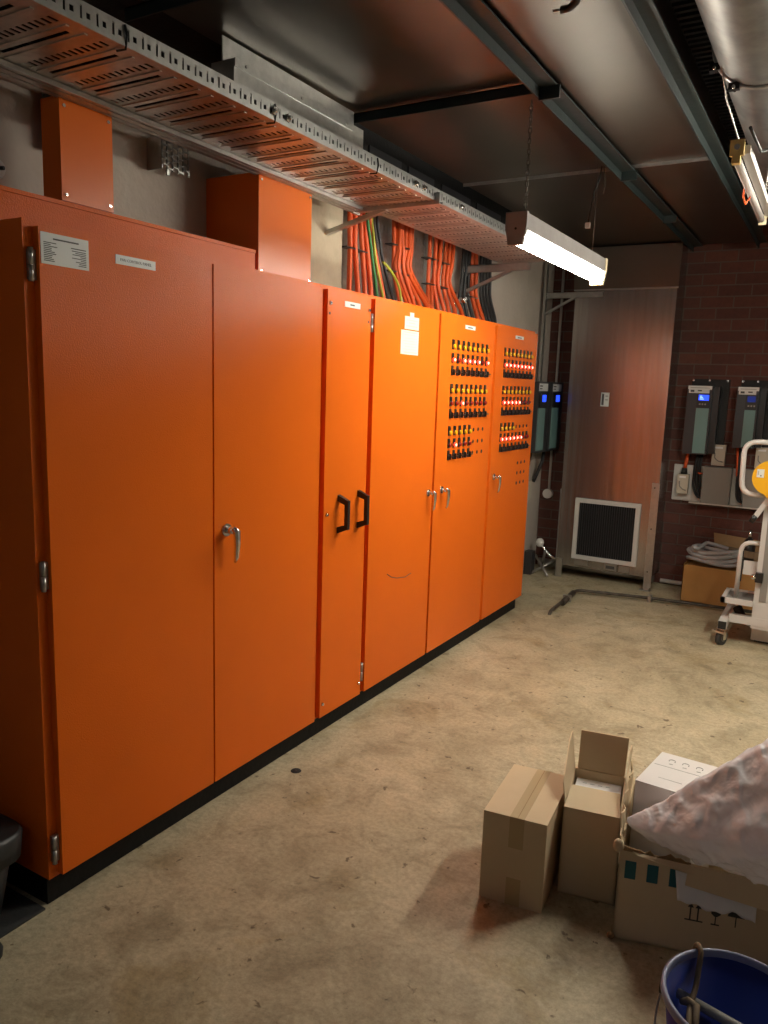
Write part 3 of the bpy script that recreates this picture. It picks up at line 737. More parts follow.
# ================================================================== SIDE LAMP (right of the frame)
BX, BY, BZ = 2.1, 3.75, 2.42
t = thing('side_batten', (BX, BY, BZ - .03), 'lit fluorescent batten over the right side of the room', 'lamp')
MB('lamp_body').box(BX - .04, BX + .04, BY - .58, BY + .58, BZ + .026, BZ + .09).build('housing', t, .003)
for sx in (-.021, .021): MB('side_lit').cyl((BX + sx, BY - .57, BZ), (BX + sx, BY + .57, BZ), .019, 12).build('fluorescent_tube', t)
for yy in (BY - .60, BY + .58): MB('lamp_body').box(BX - .044, BX + .044, yy, yy + .02, BZ - .03, BZ + .094).build('end_plate', t)
for yy in (BY - .4, BY + .4): MB('steel').cyl((BX, yy, BZ + .09), (BX, yy, ZC), .004, 6).build('hanger_rod', t)
# ================================================================== REAR FILL LAMP (added, unseen behind the viewer)
t = thing('rear_fill_batten', (1.1, -.8, 2.27), 'unseen batten added in the rear of the room as fill light', 'lamp')
MB('lamp_body').box(.5, 1.7, -.85, -.75, 2.33, 2.40).build('housing', t, .003)
for yy in (-.825, -.775): MB('rear_fill').cyl((.53, yy, 2.305), (1.67, yy, 2.305), .019, 12).build('fluorescent_tube', t)
for xx in (.5, 1.67): MB('lamp_body').box(xx, xx + .03, -.855, -.745, 2.275, 2.405).build('end_plate', t)
for xx in (.7, 1.25): MB('steel').cyl((xx, -.8, 2.40), (xx, -.8, ZC), .004, 6).build('hanger_rod', t)

# ================================================================== DUCT RISER ON THE BACK WALL
RY0, RXa, RXb = 6.29, -.105, .675
t = thing('duct_riser', (.29, 6.42, 0), 'tall galvanised duct riser on the brick wall with a filter grille', 'duct')
MB('galv_panel').box(RXa, RXb, RY0, RY0 + .003, .105, 2.362).build('front_panel', t)
MB('galv_panel').box(RXa, RXa + .003, RY0 + .003, YB - .008, .105, DZ).box(RXb - .003, RXb, RY0 + .003, YB - .008, .105, DZ).box(RXa, RXb, RY0 + .003, YB - .008, .105, .108).build('side_panels', t)
MB('galv_duct').slab([(RXa - .01, RY0 - .012, 2.366), (RXb + .008, RY0 - .012, 2.366), (RXb + .02, RY0 - .05, DZ - .02), (RXa - .02, RY0 - .05, DZ - .02)], (0, .004, 0)).build('upper_hood', t)
MB('galv').box(RXa - .01, RXb + .008, RY0 - .014, RY0, 2.358, 2.368).build('seam_flange', t)
MB('galv').box(.622, RXb + .006, RY0 - .006, RY0, .02, .868).box(.600, .69, RY0 - .05, RY0, 0, .006).box(.625, .665, RY0 - .004, RY0 + .02, 0, .12).build('corner_leg', t, .001)
MB('galv').box(RXa - .008, RXa + .05, RY0 - .006, RY0, .0, .16).box(RXa - .008, RXa - .003, RY0 - .006, RY0 + .03, .0, .75).build('corner_leg', t, .001)
for z in (.15, .5, .83): MB('hole').cyl((.645, RY0 - .007, z), (.645, RY0 - .0055, z), .006, 8).build('bolt_hole', t)
fx0, fx1, fz0, fz1 = .025, .552, .178, .690
fr = MB('white_paint')
for a in ((fx0, fx1, fz0, fz0 + .035), (fx0, fx1, fz1 - .035, fz1), (fx0, fx0 + .035, fz0 + .035, fz1 - .035), (fx1 - .035, fx1, fz0 + .035, fz1 - .035)):
    fr.box(a[0], a[1], RY0 - .022, RY0, a[2], a[3])
fr.build('filter_frame', t, .002)
MB('filter').box(fx0 + .035, fx1 - .035, RY0 - .004, RY0 - .001, fz0 + .035, fz1 - .035).build('filter_pad', t)
b = MB('drive_dark')
for i in range(24):
    x = fx0 + .045 + i * .0185; b.box(x, x + .003, RY0 - .014, RY0 - .004, fz0 + .036, fz1 - .036)
tag(b.build('filter_fins', t), kind='stuff')
MB('steel').box(.05, .16, RY0 - .012, RY0, .125, .170).build('latch_plate', t, .002)
b = MB('steel').box(.30, .40, RY0 - .012, RY0, .115, .170); b.m('print').box(.315, .385, RY0 - .0125, RY0 - .011, .13, .155); b.build('latch_plate', t)
MB('steel').box(.42, .50, RY0 - .01, RY0, .115, .165).build('latch_plate', t, .002)
b = MB('label').box(.165, .23, RY0 - .003, RY0, 1.45, 1.56); b.m('print').box(.172, .190, RY0 - .0034, RY0 - .003, 1.46, 1.55).box(.20, .222, RY0 - .0034, RY0 - .003, 1.50, 1.505).box(.20, .222, RY0 - .0034, RY0 - .003, 1.53, 1.535); b.build('notice_plate', t)
# skirting pipes
tag(MB('white_paint').cyl((.70, YB - .03, .03), (1.6, YB - .03, .03), .017, 12).build('wall_pipe'), 'white pipe along the floor at the brick wall', 'pipe')
tag(MB('steel').cyl((-.33, 6.50, .055), (.66, 6.50, .055), .035, 12).build('under_riser_pipe'), 'dark round pipe lying under the duct riser', 'pipe')

# ================================================================== LEFT CORNER
t = thing('wall_conduit', (-.31, YB - .03, .62), 'thin white conduit with a round box on the brick left of the riser', 'conduit')
MB('white_paint').cyl((-.31, YB - .022, .70), (-.31, YB - .022, 2.62), .011, 10).build('conduit', t)
MB('white_plastic').cyl((-.315, YB - .006, .66), (-.315, YB - .05, .66), .042, 20).build('junction_box', t, .003)
MB('steel').box(-.327, -.293, YB - .035, YB - .006, 1.50, 1.525).build('saddle', t)
def left_drive(y0, y1, label):
    t = thing('motor_drive', (XW + .05, (y0 + y1) / 2, 1.05), label, 'motor drive', 'motor drives in the left corner')
    x0, x1 = XW + .004, -.235
    MB('drive_dark').box(x0, x1, y0, y1, 1.06, 1.63).build('body', t, .006)
    f = MB('drive_teal').box(x1, x1 + .008, y0 + .01, y0 + (y1 - y0) * .62, 1.08, 1.42).build('front_cover', t, .002)
    k = MB('black_plastic').box(x1, x1 + .012, y0 + .02, y0 + (y1 - y0) * .72, 1.43, 1.54).build('keypad', t, .002)
    MB('screen_on').box(x1 + .012, x1 + .0135, y0 + .07, y0 + (y1 - y0) * .58, 1.470, 1.525).build('display', k)
    b = MB('label').box(x1, x1 + .002, y0 + .01, y0 + (y1 - y0) * .8, 1.555, 1.615); b.m('print').box(x1 + .002, x1 + .0024, y0 + .02, y0 + .08, 1.57, 1.578).box(x1 + .002, x1 + .0024, y0 + .02, y0 + .09, 1.59, 1.60); b.build('label_plate', t)
    MB('cable_black').tube([(x0 + .08, (y0 + y1) / 2, 1.07), (x0 + .07, (y0 + y1) / 2 - .02, .95), (x0 + .03, (y0 + y1) / 2 - .05, .82), (x0 + .015, (y0 + y1) / 2 - .05, .78)], .016, 8).build('supply_cable', t)
left_drive(5.93, 6.20, 'motor drive in the left corner nearer the orange cabinet, blue display'); left_drive(6.27, 6.55, 'motor drive in the left corner nearer the brick wall, blue display')
tag(MB('socket').box(XW + .05, XW + .10, 6.02, 6.10, .66, .82).build('isolator_switch', bevel=.006), 'pale isolator switch below the left corner drives', 'switch')
# scrap by the riser
t = thing('scrap_metal', (-.25, 6.30, 0), 'bent shiny metal scrap and rods in the left corner', 'scrap')
b = MB('chrome'); c = PY(536, 553, 6.33)
b.grid(lambda u, v: Vector((-.27 + .17 * u, 6.36 + .07 * v, .22 - .10 * math.sin(u * 1.9) + .03 * math.sin(v * 5))), 12, 4); b.build('bent_sheet', t, solid=.003)
MB('white_plastic').sphere((-.285, 6.36, .255), .045, (.8, .8, .9), 12).build('foil_ball', t)
for a, c in (((-.30, 6.22, .012), (-.10, 6.42, .14)), ((-.33, 6.40, .13), (-.14, 6.18, .012)), ((-.28, 6.44, .02), (-.22, 6.32, .2))):
    MB('steel').cyl(a, c, .011, 8).build('rod', t)
tag(MB('drive_dark').box(-.355, -.29, 6.18, 6.27, 0, .20).build('dark_junction_box', bevel=.01), 'dark box on the floor behind the metal scrap', 'box')

# ================================================================== FLOOR PIPE
t = thing('floor_pipe', (.3, 5.6, 0), 'old metal pipe running over the floor to the right', 'pipe')
pa, pb, pc, pd = PZ(549, 613, .02), PZ(577, 590, .03), PZ(650, 598, .03), Vector((1.62, 6.03, .03))
MB('pipe_old').tube(rpath([(pa.x, pa.y, -.01), (pa.x, pa.y + .03, .03), pb, pc, pd], .05), [.012] * len(rpath([(pa.x, pa.y, -.01), (pa.x, pa.y + .03, .03), pb, pc, pd], .05)), 10).build('tube', t)
pm = pa.lerp(pb, .62); MB('steel').box(pm.x - .03, pm.x + .03, pm.y - .012, pm.y + .012, 0, .052).build('saddle', t, .006)
MB('steel').box(pc.x - .012, pc.x + .012, pc.y - .028, pc.y + .028, 0, .052).build('saddle', t, .006)
MB('pipe_old').cyl((pa.x, pa.y + .3, .022), (pb.x, pb.y - .1, .03), .022, 10).build('sleeve', t)
b = MB('floor_concrete'); n = 24
b.lathe((pa.x - .02, pa.y + .02, 0), [(.001, .006), (.06, .006), (.09, .003), (.105, .0005)], n); tag(b.build('mortar_patch'), 'pale mortar patch where the pipe enters the floor', 'patch')
p0 = PZ(296, 771, 0); b = MB('black_dark').lathe((p0.x, p0.y, 0), [(.001, .004), (.018, .004), (.022, .001)], 14); tag(b.build('floor_plug'), 'small dark plug in the floor beside the cabinets', 'plug')

# ================================================================== DRIVES AND BOARD ON THE BRICK WALL
def back_drive(x0, x1, z0, z1, lit, label):
    t = thing('wall_motor_drive', ((x0 + x1) / 2, YB - .1, z0), label, 'motor drive', 'motor drives on the brick wall')
    y1, y0 = YB - .006, YB - .150
    MB('black_dark').box(x0 + .01, x1 + .105, y1 - .03, y1, z0 + .02, z1 + .05).build('mounting_plate', t, .002)
    for xx in (x0 + .02, (x0 + x1) / 2 + .05, x1 + .09): MB('chrome').cyl((xx, y1 - .03, z1 + .04), (xx, y1 - .036, z1 + .04), .008, 8).build('screw', t)
    MB('drive_dark').box(x0, x1, y0, y1 - .03, z0, z1).build('body', t, .006)
    MB('black_plastic').box(x1, x1 + .05, y0 + .03, y1 - .03, z0 + .01, z1 - .01).build('heat_sink', t, .004)
    xs = x0 + (x1 - x0) * .42
    MB('drive_teal').box(xs, x1 - .012, y0 - .006, y0, z0 + .01, z1 - .175).build('front_cover', t, .002)
    k = MB('black_plastic').box(xs, x1 - .006, y0 - .010, y0, z1 - .170, z1 - .060).build('keypad', t, .002)
    sm = MB('screen_on' if lit else 'screen_dim').box(xs + .012, x1 - .018, y0 - .0115, y0 - .010, z1 - .115, z1 - .072)
    if lit:
        sm.m('screen_glyph')
        for i in range(3): sm.box(xs + .020, xs + .036 + .007 * i, y0 - .0122, y0 - .0115, z1 - .085 - .011 * i, z1 - .080 - .011 * i)
    sm.build('display', k)
    for i in range(3): MB('grey_cover').box(xs + .018 + .02 * i, xs + .030 + .02 * i, y0 - .012, y0 - .010, z1 - .150, z1 - .138).build('key', k)
    b = MB('label').box(x0 + .004, x1 - .002, y0 - .002, y0, z1 - .032, z1 - .004).box(x0 + .010, x1 - .020, y0 - .002, y0, z1 - .060, z1 - .032)
    b.m('print').box(x0 + .022, x0 + .05, y0 - .0024, y0 - .002, z1 - .052, z1 - .036).box(x0 + .075, x0 + .105, y0 - .0024, y0 - .002, z1 - .046, z1 - .036).m('print_pale').box(x0 + .02, x1 - .02, y0 - .0024, y0 - .002, z1 - .022, z1 - .016)
    b.build('label_plate', t)
    return t
back_drive(.792, .972, 1.105, 1.640, True, 'dark motor drive on the brick wall with lit blue display')
back_drive(1.150, 1.300, 1.175, 1.640, False, 'dark motor drive on the brick wall with dim display, partly behind the white handle')
t = thing('backing_board', (1.1, YB - .015, .71), 'long white backing board with grey covers on the brick wall', 'board')
MB('board_white').box(.73, 1.62, YB - .022, YB - .006, .715, 1.005).build('board', t, .003)
MB('white_paint').box(.728, .872, YB - .036, YB - .022, .722, 1.008).build('white_plate', t, .006)
for a, c in ((.958, 1.165), (1.262, 1.47)): MB('grey_cover').box(a, c, YB - .11, YB - .022, .722, 1.012).build('grey_cover', t, .004)
MB('board_white').box(.875, 1.60, YB - .12, YB - .022, .712, .722).build('bottom_lip', t)
def isolator(x0, x1, z0, z1, y, label):
    t = thing('isolator_switch', ((x0 + x1) / 2, y, z0), label, 'switch', 'isolator switches on the brick wall')
    MB('socket').box(x0, x1, y - .055, y, z0, z1).build('body', t, .008)
    MB('grey_cover').tube([(x0 + .02, y - .058, z0 + .10), (x0 + .022, y - .060, z0 + .06), (x0 + .05, y - .060, z0 + .035), (x1 - .012, y - .060, z0 + .03)], .004, 6).build('embossed_mark', t)
    MB('paper_white').box(x0 + .015, x1 - .02, y - .057, y - .054, z1 - .03, z1 - .015).build('sticker', t)
isolator(.768, .852, .778, .935, YB - .036, 'pale isolator switch on the white plate of the board'); isolator(1.005, 1.100, 1.022, 1.185, YB - .006, 'pale isolator switch above the first grey cover'); isolator(1.315, 1.405, 1.022, 1.185, YB - .006, 'pale isolator switch above the second grey cover')
tag(MB('cable_orange').tube([(.815, YB - .07, .985), (.82, YB - .07, 1.03), (.825, YB - .06, 1.11)], .014, 8).build('drive_lead'), 'orange lead into the isolator on the white plate', 'cable')
tag(MB('black_plastic').cyl((.812, YB - .07, .937), (.812, YB - .07, .985), .026, 12, .02).build('cable_gland'), 'black cable gland on top of the left isolator', 'gland')
for i, (xa, sg) in enumerate(((.90, 1), (.918, 1), (.935, 1))):
    tag(MB('cable_black').tube(rpath([(xa, YB - .06, 1.11), (xa - .012, YB - .06, .98), (xa - .015 + .01 * i, YB - .05, .83), (xa + .03, YB - .05, .75), (.99, YB - .05, .76)], .05), .010, 8).build('drive_lead'), 'black lead looping below the lit drive, ' + ('leftmost', 'middle one', 'rightmost')[i], 'cable', 'black leads below the lit drive')
tag(MB('cable_orange').tube([(.90, YB - .05, .955), (.93, YB - .065, .95), (.965, YB - .05, .95)], .008, 8).build('drive_lead'), 'short orange lead left of the first grey cover', 'cable')
tag(MB('cable_orange').tube([(1.185, YB - .06, 1.175), (1.195, YB - .06, 1.05), (1.20, YB - .06, .96), (1.22, YB - .05, .90)], .010, 8).build('drive_lead'), 'orange lead below the dim drive', 'cable')
for i, xa in enumerate((1.205, 1.222)):
    tag(MB('cable_black').tube(rpath([(xa, YB - .06, 1.18), (xa, YB - .06, .90), (xa + .01, YB - .05, .76), (1.27, YB - .05, .74)], .05), .010, 8).build('drive_lead'), 'black lead below the dim drive, ' + ('left one', 'right one')[i], 'cable', 'black leads below the dim drive')

# ================================================================== CARDBOARD BOX WITH HOSE
t = thing('hose_carton', (1.23, 6.30, 0), 'warm brown cardboard carton by the brick wall holding a hose', 'carton')
b = MB('cardboard_warm'); x0, x1, y0, y1, h = .935, 1.53, 6.13, 6.50, .285
b.box(x0, x1, y0, y0 + .006, 0, h).box(x0, x1, y1 - .006, y1, 0, h).box(x0, x0 + .006, y0, y1, 0, h).box(x1 - .006, x1, y0, y1, 0, h).box(x0, x1, y0, y1, 0, .006); b.build('body', t)
MB('cardboard_edge').slab([(x0 + .18, y1 - .01, h), (x1, y1 - .01, h), (x1 + .02, y1 + .05, h + .17), (x0 + .14, y1 + .06, h + .20)], (0, .005, 0)).build('rear_flap', t)
MB('cardboard_warm').slab([(x0 + .01, y0 + .02, h - .02), (x1 - .01, y0 + .02, h - .02), (x1 - .01, y1 - .02, h - .02), (x0 + .01, y1 - .02, h - .02)], (0, 0, .006)).build('top_flap', t)
hs = []
for k in range(4):
    rr = .150 - .012 * (k % 2); cz = h + .022 + .026 * k; cx, cy = 1.125 + .012 * (k % 2), 6.30
    for i in range(22):
        a = 2 * math.pi * i / 22 + 2.4
        hs.append((cx + rr * 1.25 * math.cos(a), cy + rr * .95 * math.sin(a), cz + .026 * i / 22 + .014 * math.sin(2 * a + k)))
hs += [(1.02, 6.16, h + .13), (.985, 6.14, h + .145)]
tag(MB('hose').tube(hs, .0155, 8).build('coiled_hose'), 'coiled grey hose lying on the brown carton', 'hose')
t = thing('dark_bottle', (1.355, 6.35, h), 'small dark bottle with chrome neck standing on the brown carton', 'bottle')
MB('black_plastic').lathe((1.355, 6.35, h - .0135), [(.001, 0), (.045, 0), (.045, .19), (.03, .22), (.022, .235)], 18, False, True).build('body', t)
MB('chrome').cyl((1.355, 6.35, h + .22), (1.355, 6.35, h + .285), .014, 12).build('neck', t)
tag(MB('wood').bar((1.22, 6.30, h + .12), (1.50, 6.34, h + .09), .05, .05).build('wood_offcut', bevel=.004), 'brown wooden offcut behind the hose', 'wood')

# ================================================================== LIFT TROLLEY
t = thing('lift_trolley', (1.5, 5.35, 0), 'white steel lift trolley with yellow winch wheel at the right edge', 'trolley')
W = 'white_paint'
def castor(x, y):
    d = Vector((math.cos(.45), math.sin(-.45), 0)); c = Vector((x, y, .046)); e = Vector((-d.y, d.x, 0))
    MB('castor_rubber').cyl(c - d * .015, c + d * .015, .046, 24).build('castor_wheel', t, .004)
    MB('grey_cover').cyl(c - d * .018, c + d * .018, .022, 14).build('castor_hub', t)
    f = MB('chrome')
    for sd in (-1, 1): f.obox(c + d * (.022 * sd) + Vector((0, 0, .024)), d, e, (0, 0, 1), .002, .018, .034)
    f.obox(c + Vector((0, 0, .060)), d, e, (0, 0, 1), .026, .026, .003); f.build('castor_fork', t)
    MB('chrome').obox(c - e * .038 + Vector((0, 0, .045)), d, e, (0, 0, 1), .042, .012, .006).build('brake_pedal', t, .003)
castor(1.345, 5.17); castor(1.95, 5.17); castor(1.345, 6.0 - .05)
MB(W).bar((1.345, 5.14, .135), (1.345, 5.98, .135), .05, .055).build('base_leg', t, .004)
MB(W).bar((1.95, 5.14, .135), (1.95, 5.98, .135), .05, .055).build('base_leg', t, .004)
for xx in (1.345, 1.95): MB('black_plastic').box(xx - .024, xx + .024, 5.136, 5.142, .110, .160).build('end_cap', t, .003)
MB(W).bar((1.37, 5.26, .165), (1.93, 5.26, .165), .05, .05).build('cross_beam', t, .004)
MB(W).box(1.500, 1.72, 5.36, 5.50, .012, .105).build('foot_block', t, .006)
MB('black_plastic').box(1.52, 1.70, 5.37, 5.49, 0, .012).build('foot_pad', t)
MB(W).box(1.500, 1.60, 5.24, 5.36, .12, 1.75).build('mast', t, .004)
MB('grey_cover').box(1.530, 1.57, 5.234, 5.24, .30, 1.70).build('mast_slot', t)
MB(W).box(1.315, 1.50, 5.20, 5.225, .268, .300).box(1.315, 1.34, 5.20, 5.50, .268, .300).box(1.315, 1.50, 5.475, 5.50, .268, .300).build('platform_frame', t, .003)
MB('grey_cover').box(1.34, 1.50, 5.225, 5.475, .278, .290).build('platform_plate', t)
MB('black_plastic').box(1.310, 1.317, 5.203, 5.222, .272, .296).build('end_cap', t)
MB(W).tube(rpath([(1.392, 5.30, .29), (1.392, 5.30, .655), (1.52, 5.30, .655)], .07), .0145, 10).build('guard_loop', t)
MB(W).box(1.415, 1.50, 5.31, 5.32, .445, .535).build('guard_panel', t, .003)
MB('black_plastic').box(1.405, 1.412, 5.295, 5.306, .40, .60).build('cable_wrap', t)
MB(W).tube(rpath([(1.53, 5.22, 1.295), (1.355, 5.20, 1.295), (1.365, 5.20, .97), (1.53, 5.22, .97)], .08), .016, 12).build('push_handle', t)
wh = MB('yellow_paint'); wh.prism([(1.525 + .105 * math.cos(a), 5.155, 1.085 + .105 * math.sin(a)) for a in [2 * math.pi * i / 28 for i in range(28)]], (0, .03, 0)); wh.prism([(1.435, 5.16, 1.04), (1.55, 5.16, .93), (1.60, 5.16, 1.0), (1.58, 5.16, 1.08)], (0, .022, 0))
w_ = wh.build('winch_wheel', t, .003)
b = MB('label').box(1.445, 1.485, 5.152, 5.155, 1.085, 1.135); b.m('print').box(1.465, 1.472, 5.1515, 5.152, 1.092, 1.100).m('print_pale').box(1.451, 1.456, 5.1515, 5.152, 1.10, 1.125); b.build('sticker', w_)
MB('steel').cyl((1.525, 5.185, 1.085), (1.525, 5.24, 1.085), .03, 14).build('winch_hub', t)
MB(W).bar((1.458, 5.21, .835), (1.535, 5.21, .975), .03, .022, (0, 1, 0)).build('crank_arm', t, .003)
MB('black_plastic').cyl((1.437, 5.21, .800), (1.462, 5.21, .842), .017, 12).build('crank_grip', t)
MB('chrome').cyl((1.475, 5.22, .455), (1.50, 5.22, .455), .016, 12).build('lock_pin', t)
MB('black_plastic').box(1.496, 1.54, 5.205, 5.24, .425, .485).build('lock_block', t, .004)
MB('black_dark').tube([(1.40, 5.40, .20), (1.44, 5.42, .12), (1.50, 5.45, .10), (1.55, 5.45, .12)], .03, 8).build('gaiter', t)

# ================================================================== CARTONS IN THE FOREGROUND
def ray_quad(pts): return [Vector(p) for p in pts]
# carton 1: closed tall box
A, Bc, D = Vector((1.035, 2.05, 0)), Vector((1.228, 2.075, 0)), Vector((1.005, 2.40, 0))
ex = (Bc - A).normalized(); ey = (D - A).normalized(); wd = (Bc - A).length; dp = .33; H1 = .290
def rect(o, u, v, a, b_): return [o, o + u * a, o + u * a + v * b_, o + v * b_]
t = thing('closed_carton', A + ex * wd / 2 + ey * dp / 2, 'closed tall cardboard carton sealed with brown tape, leftmost of the cartons', 'carton')
zz = Vector((0, 0, 1))
MB('cardboard').slab(rect(A, ex, ey, wd, dp), zz * H1).build('body', t, .003)
m0 = A + ex * (wd * .42); tw = .045
MB('tape').slab(rect(m0 + zz * (H1 + .0002), ex, ey, tw, dp), zz * .0008).build('packing_tape', t)
MB('tape').slab([m0 + zz * (H1 - .10) - ey * .0008, m0 + ex * tw + zz * (H1 - .10) - ey * .0008, m0 + ex * tw + zz * H1 - ey * .0008, m0 + zz * H1 - ey * .0008], -ey * .0006).build('packing_tape', t)
MB('tape').slab([m0 + zz * .0 - ey * .0008, m0 + ex * tw - ey * .0008, m0 + ex * tw + zz * .09 - ey * .0008, m0 + zz * .09 - ey * .0008], -ey * .0006).build('packing_tape', t)
MB('cardboard_edge').slab(rect(m0 + ex * tw * .52 + zz * (H1 + .001), ex, ey, .0015, dp), zz * .0004).build('flap_seam', t)
# carton 2: open, flaps up, white boxes inside
A2 = Vector((1.236, 2.205, 0)); ex2 = Vector((.19, .034, 0)).normalized(); ey2 = Vector((-.034, .19, 0)).normalized()
w2, p2, H2, th = .172, .28, .288, .005
t = thing('open_carton', A2 + ex2 * w2 / 2 + ey2 * p2 / 2, 'open cardboard carton with raised flaps in the middle of the cartons', 'carton')
def at2(a, c, z): return A2 + ex2 * a + ey2 * c + zz * z
b = MB('cardboard')
b.slab([at2(0, 0, 0), at2(w2, 0, 0), at2(w2, 0, H2), at2(0, 0, H2)], ey2 * th)
b.slab([at2(0, p2 - th, 0), at2(w2, p2 - th, 0), at2(w2, p2 - th, H2), at2(0, p2 - th, H2)], ey2 * th)
b.slab([at2(0, 0, 0), at2(0, p2, 0), at2(0, p2, H2), at2(0, 0, H2)], ex2 * th)
b.slab([at2(w2 - th, 0, 0), at2(w2 - th, p2, 0), at2(w2 - th, p2, H2), at2(w2 - th, 0, H2)], ex2 * th)
b.slab([at2(0, 0, 0), at2(w2, 0, 0), at2(w2, p2, 0), at2(0, p2, 0)], zz * th); b.build('body', t)
MB('cardboard').slab([at2(0.002, 0, H2), at2(w2 - .002, 0, H2), at2(w2 - .012, .115, H2 + .018), at2(.010, .115, H2 + .018)], zz * .004).build('front_flap', t)
MB('cardboard').slab([at2(.012, p2, H2), at2(w2 - .006, p2, H2), at2(w2 - .002, p2 + .03, H2 + .125), at2(.012, p2 + .03, H2 + .125)], ey2 * .004).build('rear_flap', t)
MB('cardboard').prism([at2(0, .02, H2), at2(0, p2 - .01, H2), at2(-.018, p2 + .01, H2 + .125), at2(-.020, p2 - .05, H2 + .115), at2(-.014, .06, H2 + .05)], ex2 * .004).build('side_flap', t)
MB('cardboard').prism([at2(w2, .01, H2 - .002), at2(w2, p2 - .01, H2), at2(w2 + .008, p2 + .02, H2 + .09), at2(w2 + .006, p2 - .02, H2 + .125), at2(w2 + .004, p2 - .06, H2 + .125), at2(w2 + .002, .10, H2 + .07), at2(w2, .03, H2 + .02)], ex2 * .004).build('side_flap', t)
for i, (c0, c1, zt_) in enumerate(((.125, .205, H2 - .02), (.208, .27, H2 - .03))):
    b = MB('carton_white'); b.slab([at2(.014, c0, .01), at2(w2 - .012, c0, .01), at2(w2 - .012, c1, .01), at2(.014, c1, .01)], zz * (zt_ - .01))
    b.m('print_pale')
    for k in range(4): a = .035 + .025 * k; b.slab([at2(a, c0 + .03, zt_), at2(a + .014, c0 + .03, zt_), at2(a + .014, c0 + .034, zt_), at2(a, c0 + .034, zt_)], zz * .0004)
    if i == 0: b.m('print').lathe(at2(.088, c0 + .012, zt_), [(.0005, .0006), (.009, .0006), (.009, 0)], 14)
    tag(b.build('white_packet'), ('white product box in the open carton, nearer the front flap', 'white product box in the open carton, against the rear flap')[i], 'box', 'white boxes inside the open carton')
# carton 3: big torn carton
A3 = Vector((1.437, 2.092, 0)); ex3 = Vector((.385, .10, 0)).normalized(); ey3 = Vector((-.055, .40, 0)).normalized()
w3, p3, H3 = .47, .40, .285
t = thing('torn_carton', A3 + ex3 * w3 / 2 + ey3 * p3 / 2, 'large torn cardboard carton with blue squares and handling symbols', 'carton')
def at3(a, c, z): return A3 + ex3 * a + ey3 * c + zz * z
b = MB('cardboard')
th = .006
b.slab([at3(0, 0, 0), at3(w3, 0, 0), at3(w3, 0, H3 - .03), at3(0, 0, H3)], ey3 * th)
b.slab([at3(0, p3 - th, 0), at3(w3, p3 - th, 0), at3(w3, p3 - th, H3), at3(0, p3 - th, H3)], ey3 * th)
b.slab([at3(0, 0, 0), at3(0, p3, 0), at3(0, p3, H3 + .02), at3(0, 0, H3)], ex3 * th)
b.slab([at3(w3 - th, 0, 0), at3(w3 - th, p3, 0), at3(w3 - th, p3, H3), at3(w3 - th, 0, H3 - .03)], ex3 * th)
b.slab([at3(0, 0, 0), at3(w3, 0, 0), at3(w3, p3, 0), at3(0, p3, 0)], zz * th); b.build('body', t)
for a in (.018, .078, .138): MB('ink_blue').slab([at3(a, -.0008, .195), at3(a + .030, -.0008, .195), at3(a + .030, -.0008, .250), at3(a, -.0008, .250)], -ey3 * .0004).build('blue_square', t)
b = MB('ink_dark')
def s3(a0, a1, z0, z1): b.slab([at3(a0, -.0008, z0), at3(a1, -.0008, z0), at3(a1, -.0008, z1), at3(a0, -.0008, z1)], -ey3 * .0004)
def p3s(pts): b.prism([at3(a, -.0008, z) for a, z in pts], -ey3 * .0004)
ax = .188
s3(ax, ax + .048, .104, .108); s3(ax + .012, ax + .016, .108, .145); s3(ax + .032, ax + .036, .108, .145)
p3s([(ax + .006, .145), (ax + .022, .145), (ax + .014, .160)]); p3s([(ax + .026, .145), (ax + .042, .145), (ax + .034, .160)])
ax = .250
p3s([(ax + .004, .158), (ax + .032, .158), (ax + .030, .138), (ax + .021, .130), (ax + .015, .130), (ax + .006, .138)]); s3(ax + .0165, ax + .0195, .108, .130); s3(ax + .007, ax + .029, .104, .108)
ax = .298
p3s([(ax, .140)] + [(ax + .022 - .022 * math.cos(k * math.pi / 8), .140 + .018 * math.sin(k * math.pi / 8)) for k in range(1, 8)] + [(ax + .044, .140)]); s3(ax + .0205, ax + .0235, .110, .140)
b.build('handling_symbols', t)
# front flap hanging and torn paper
f = MB('cardboard'); f.slab([at3(.185, -.004, H3 - .010), at3(w3, -.004, H3 - .03), at3(w3 + .005, -.034, H3 - .095), at3(.18, -.026, H3 - .058)], -ey3 * .005); f.build('front_flap', t)
f = MB('cardboard'); f.prism([at3(.035, -.004, H3 - .006), at3(.20, -.008, H3 - .015), at3(.20, -.020, H3 - .030), at3(.13, -.022, H3 - .020), at3(.05, -.015, H3 - .010)], zz * .004); f.build('torn_strip', t)
rj = random.Random(4)
def ragged(name, p0, p1, hgt, nrm, m='cardboard', n=16, amp=.018):
    g = MB(m); p0 = Vector(p0); p1 = Vector(p1); top = []
    for i in range(n + 1):
        q = p0.lerp(p1, i / n); top.append(q + zz * (hgt + rj.uniform(-amp, amp)) + Vector(nrm) * rj.uniform(0, .012))
    for i in range(n):
        a, c = p0.lerp(p1, i / n), p0.lerp(p1, (i + 1) / n); g.slab([a, c, top[i + 1], top[i]], Vector(nrm) * .004)
    return g.build(name, t)
ragged('torn_side_edge', at3(.001, .01, H3 - .004), at3(.001, p3, H3 + .016), .045, ex3 * -1)
ragged('torn_front_edge', at3(.0, .004, H3 - .006), at3(.19, .004, H3 - .014), .012, ey3 * -1, 'cardboard_edge', 14, .008)
MB('cardboard').sphere(at3(-.004, -.004, H3 + .008), .016, (1, .8, 1.3), 10).build('crushed_corner', t)
MB('cardboard_edge').sphere(at3(-.004, -.006, .010), .010, (1.2, .8, 1), 8).build('crushed_corner', t)
pw = MB('paper_white')
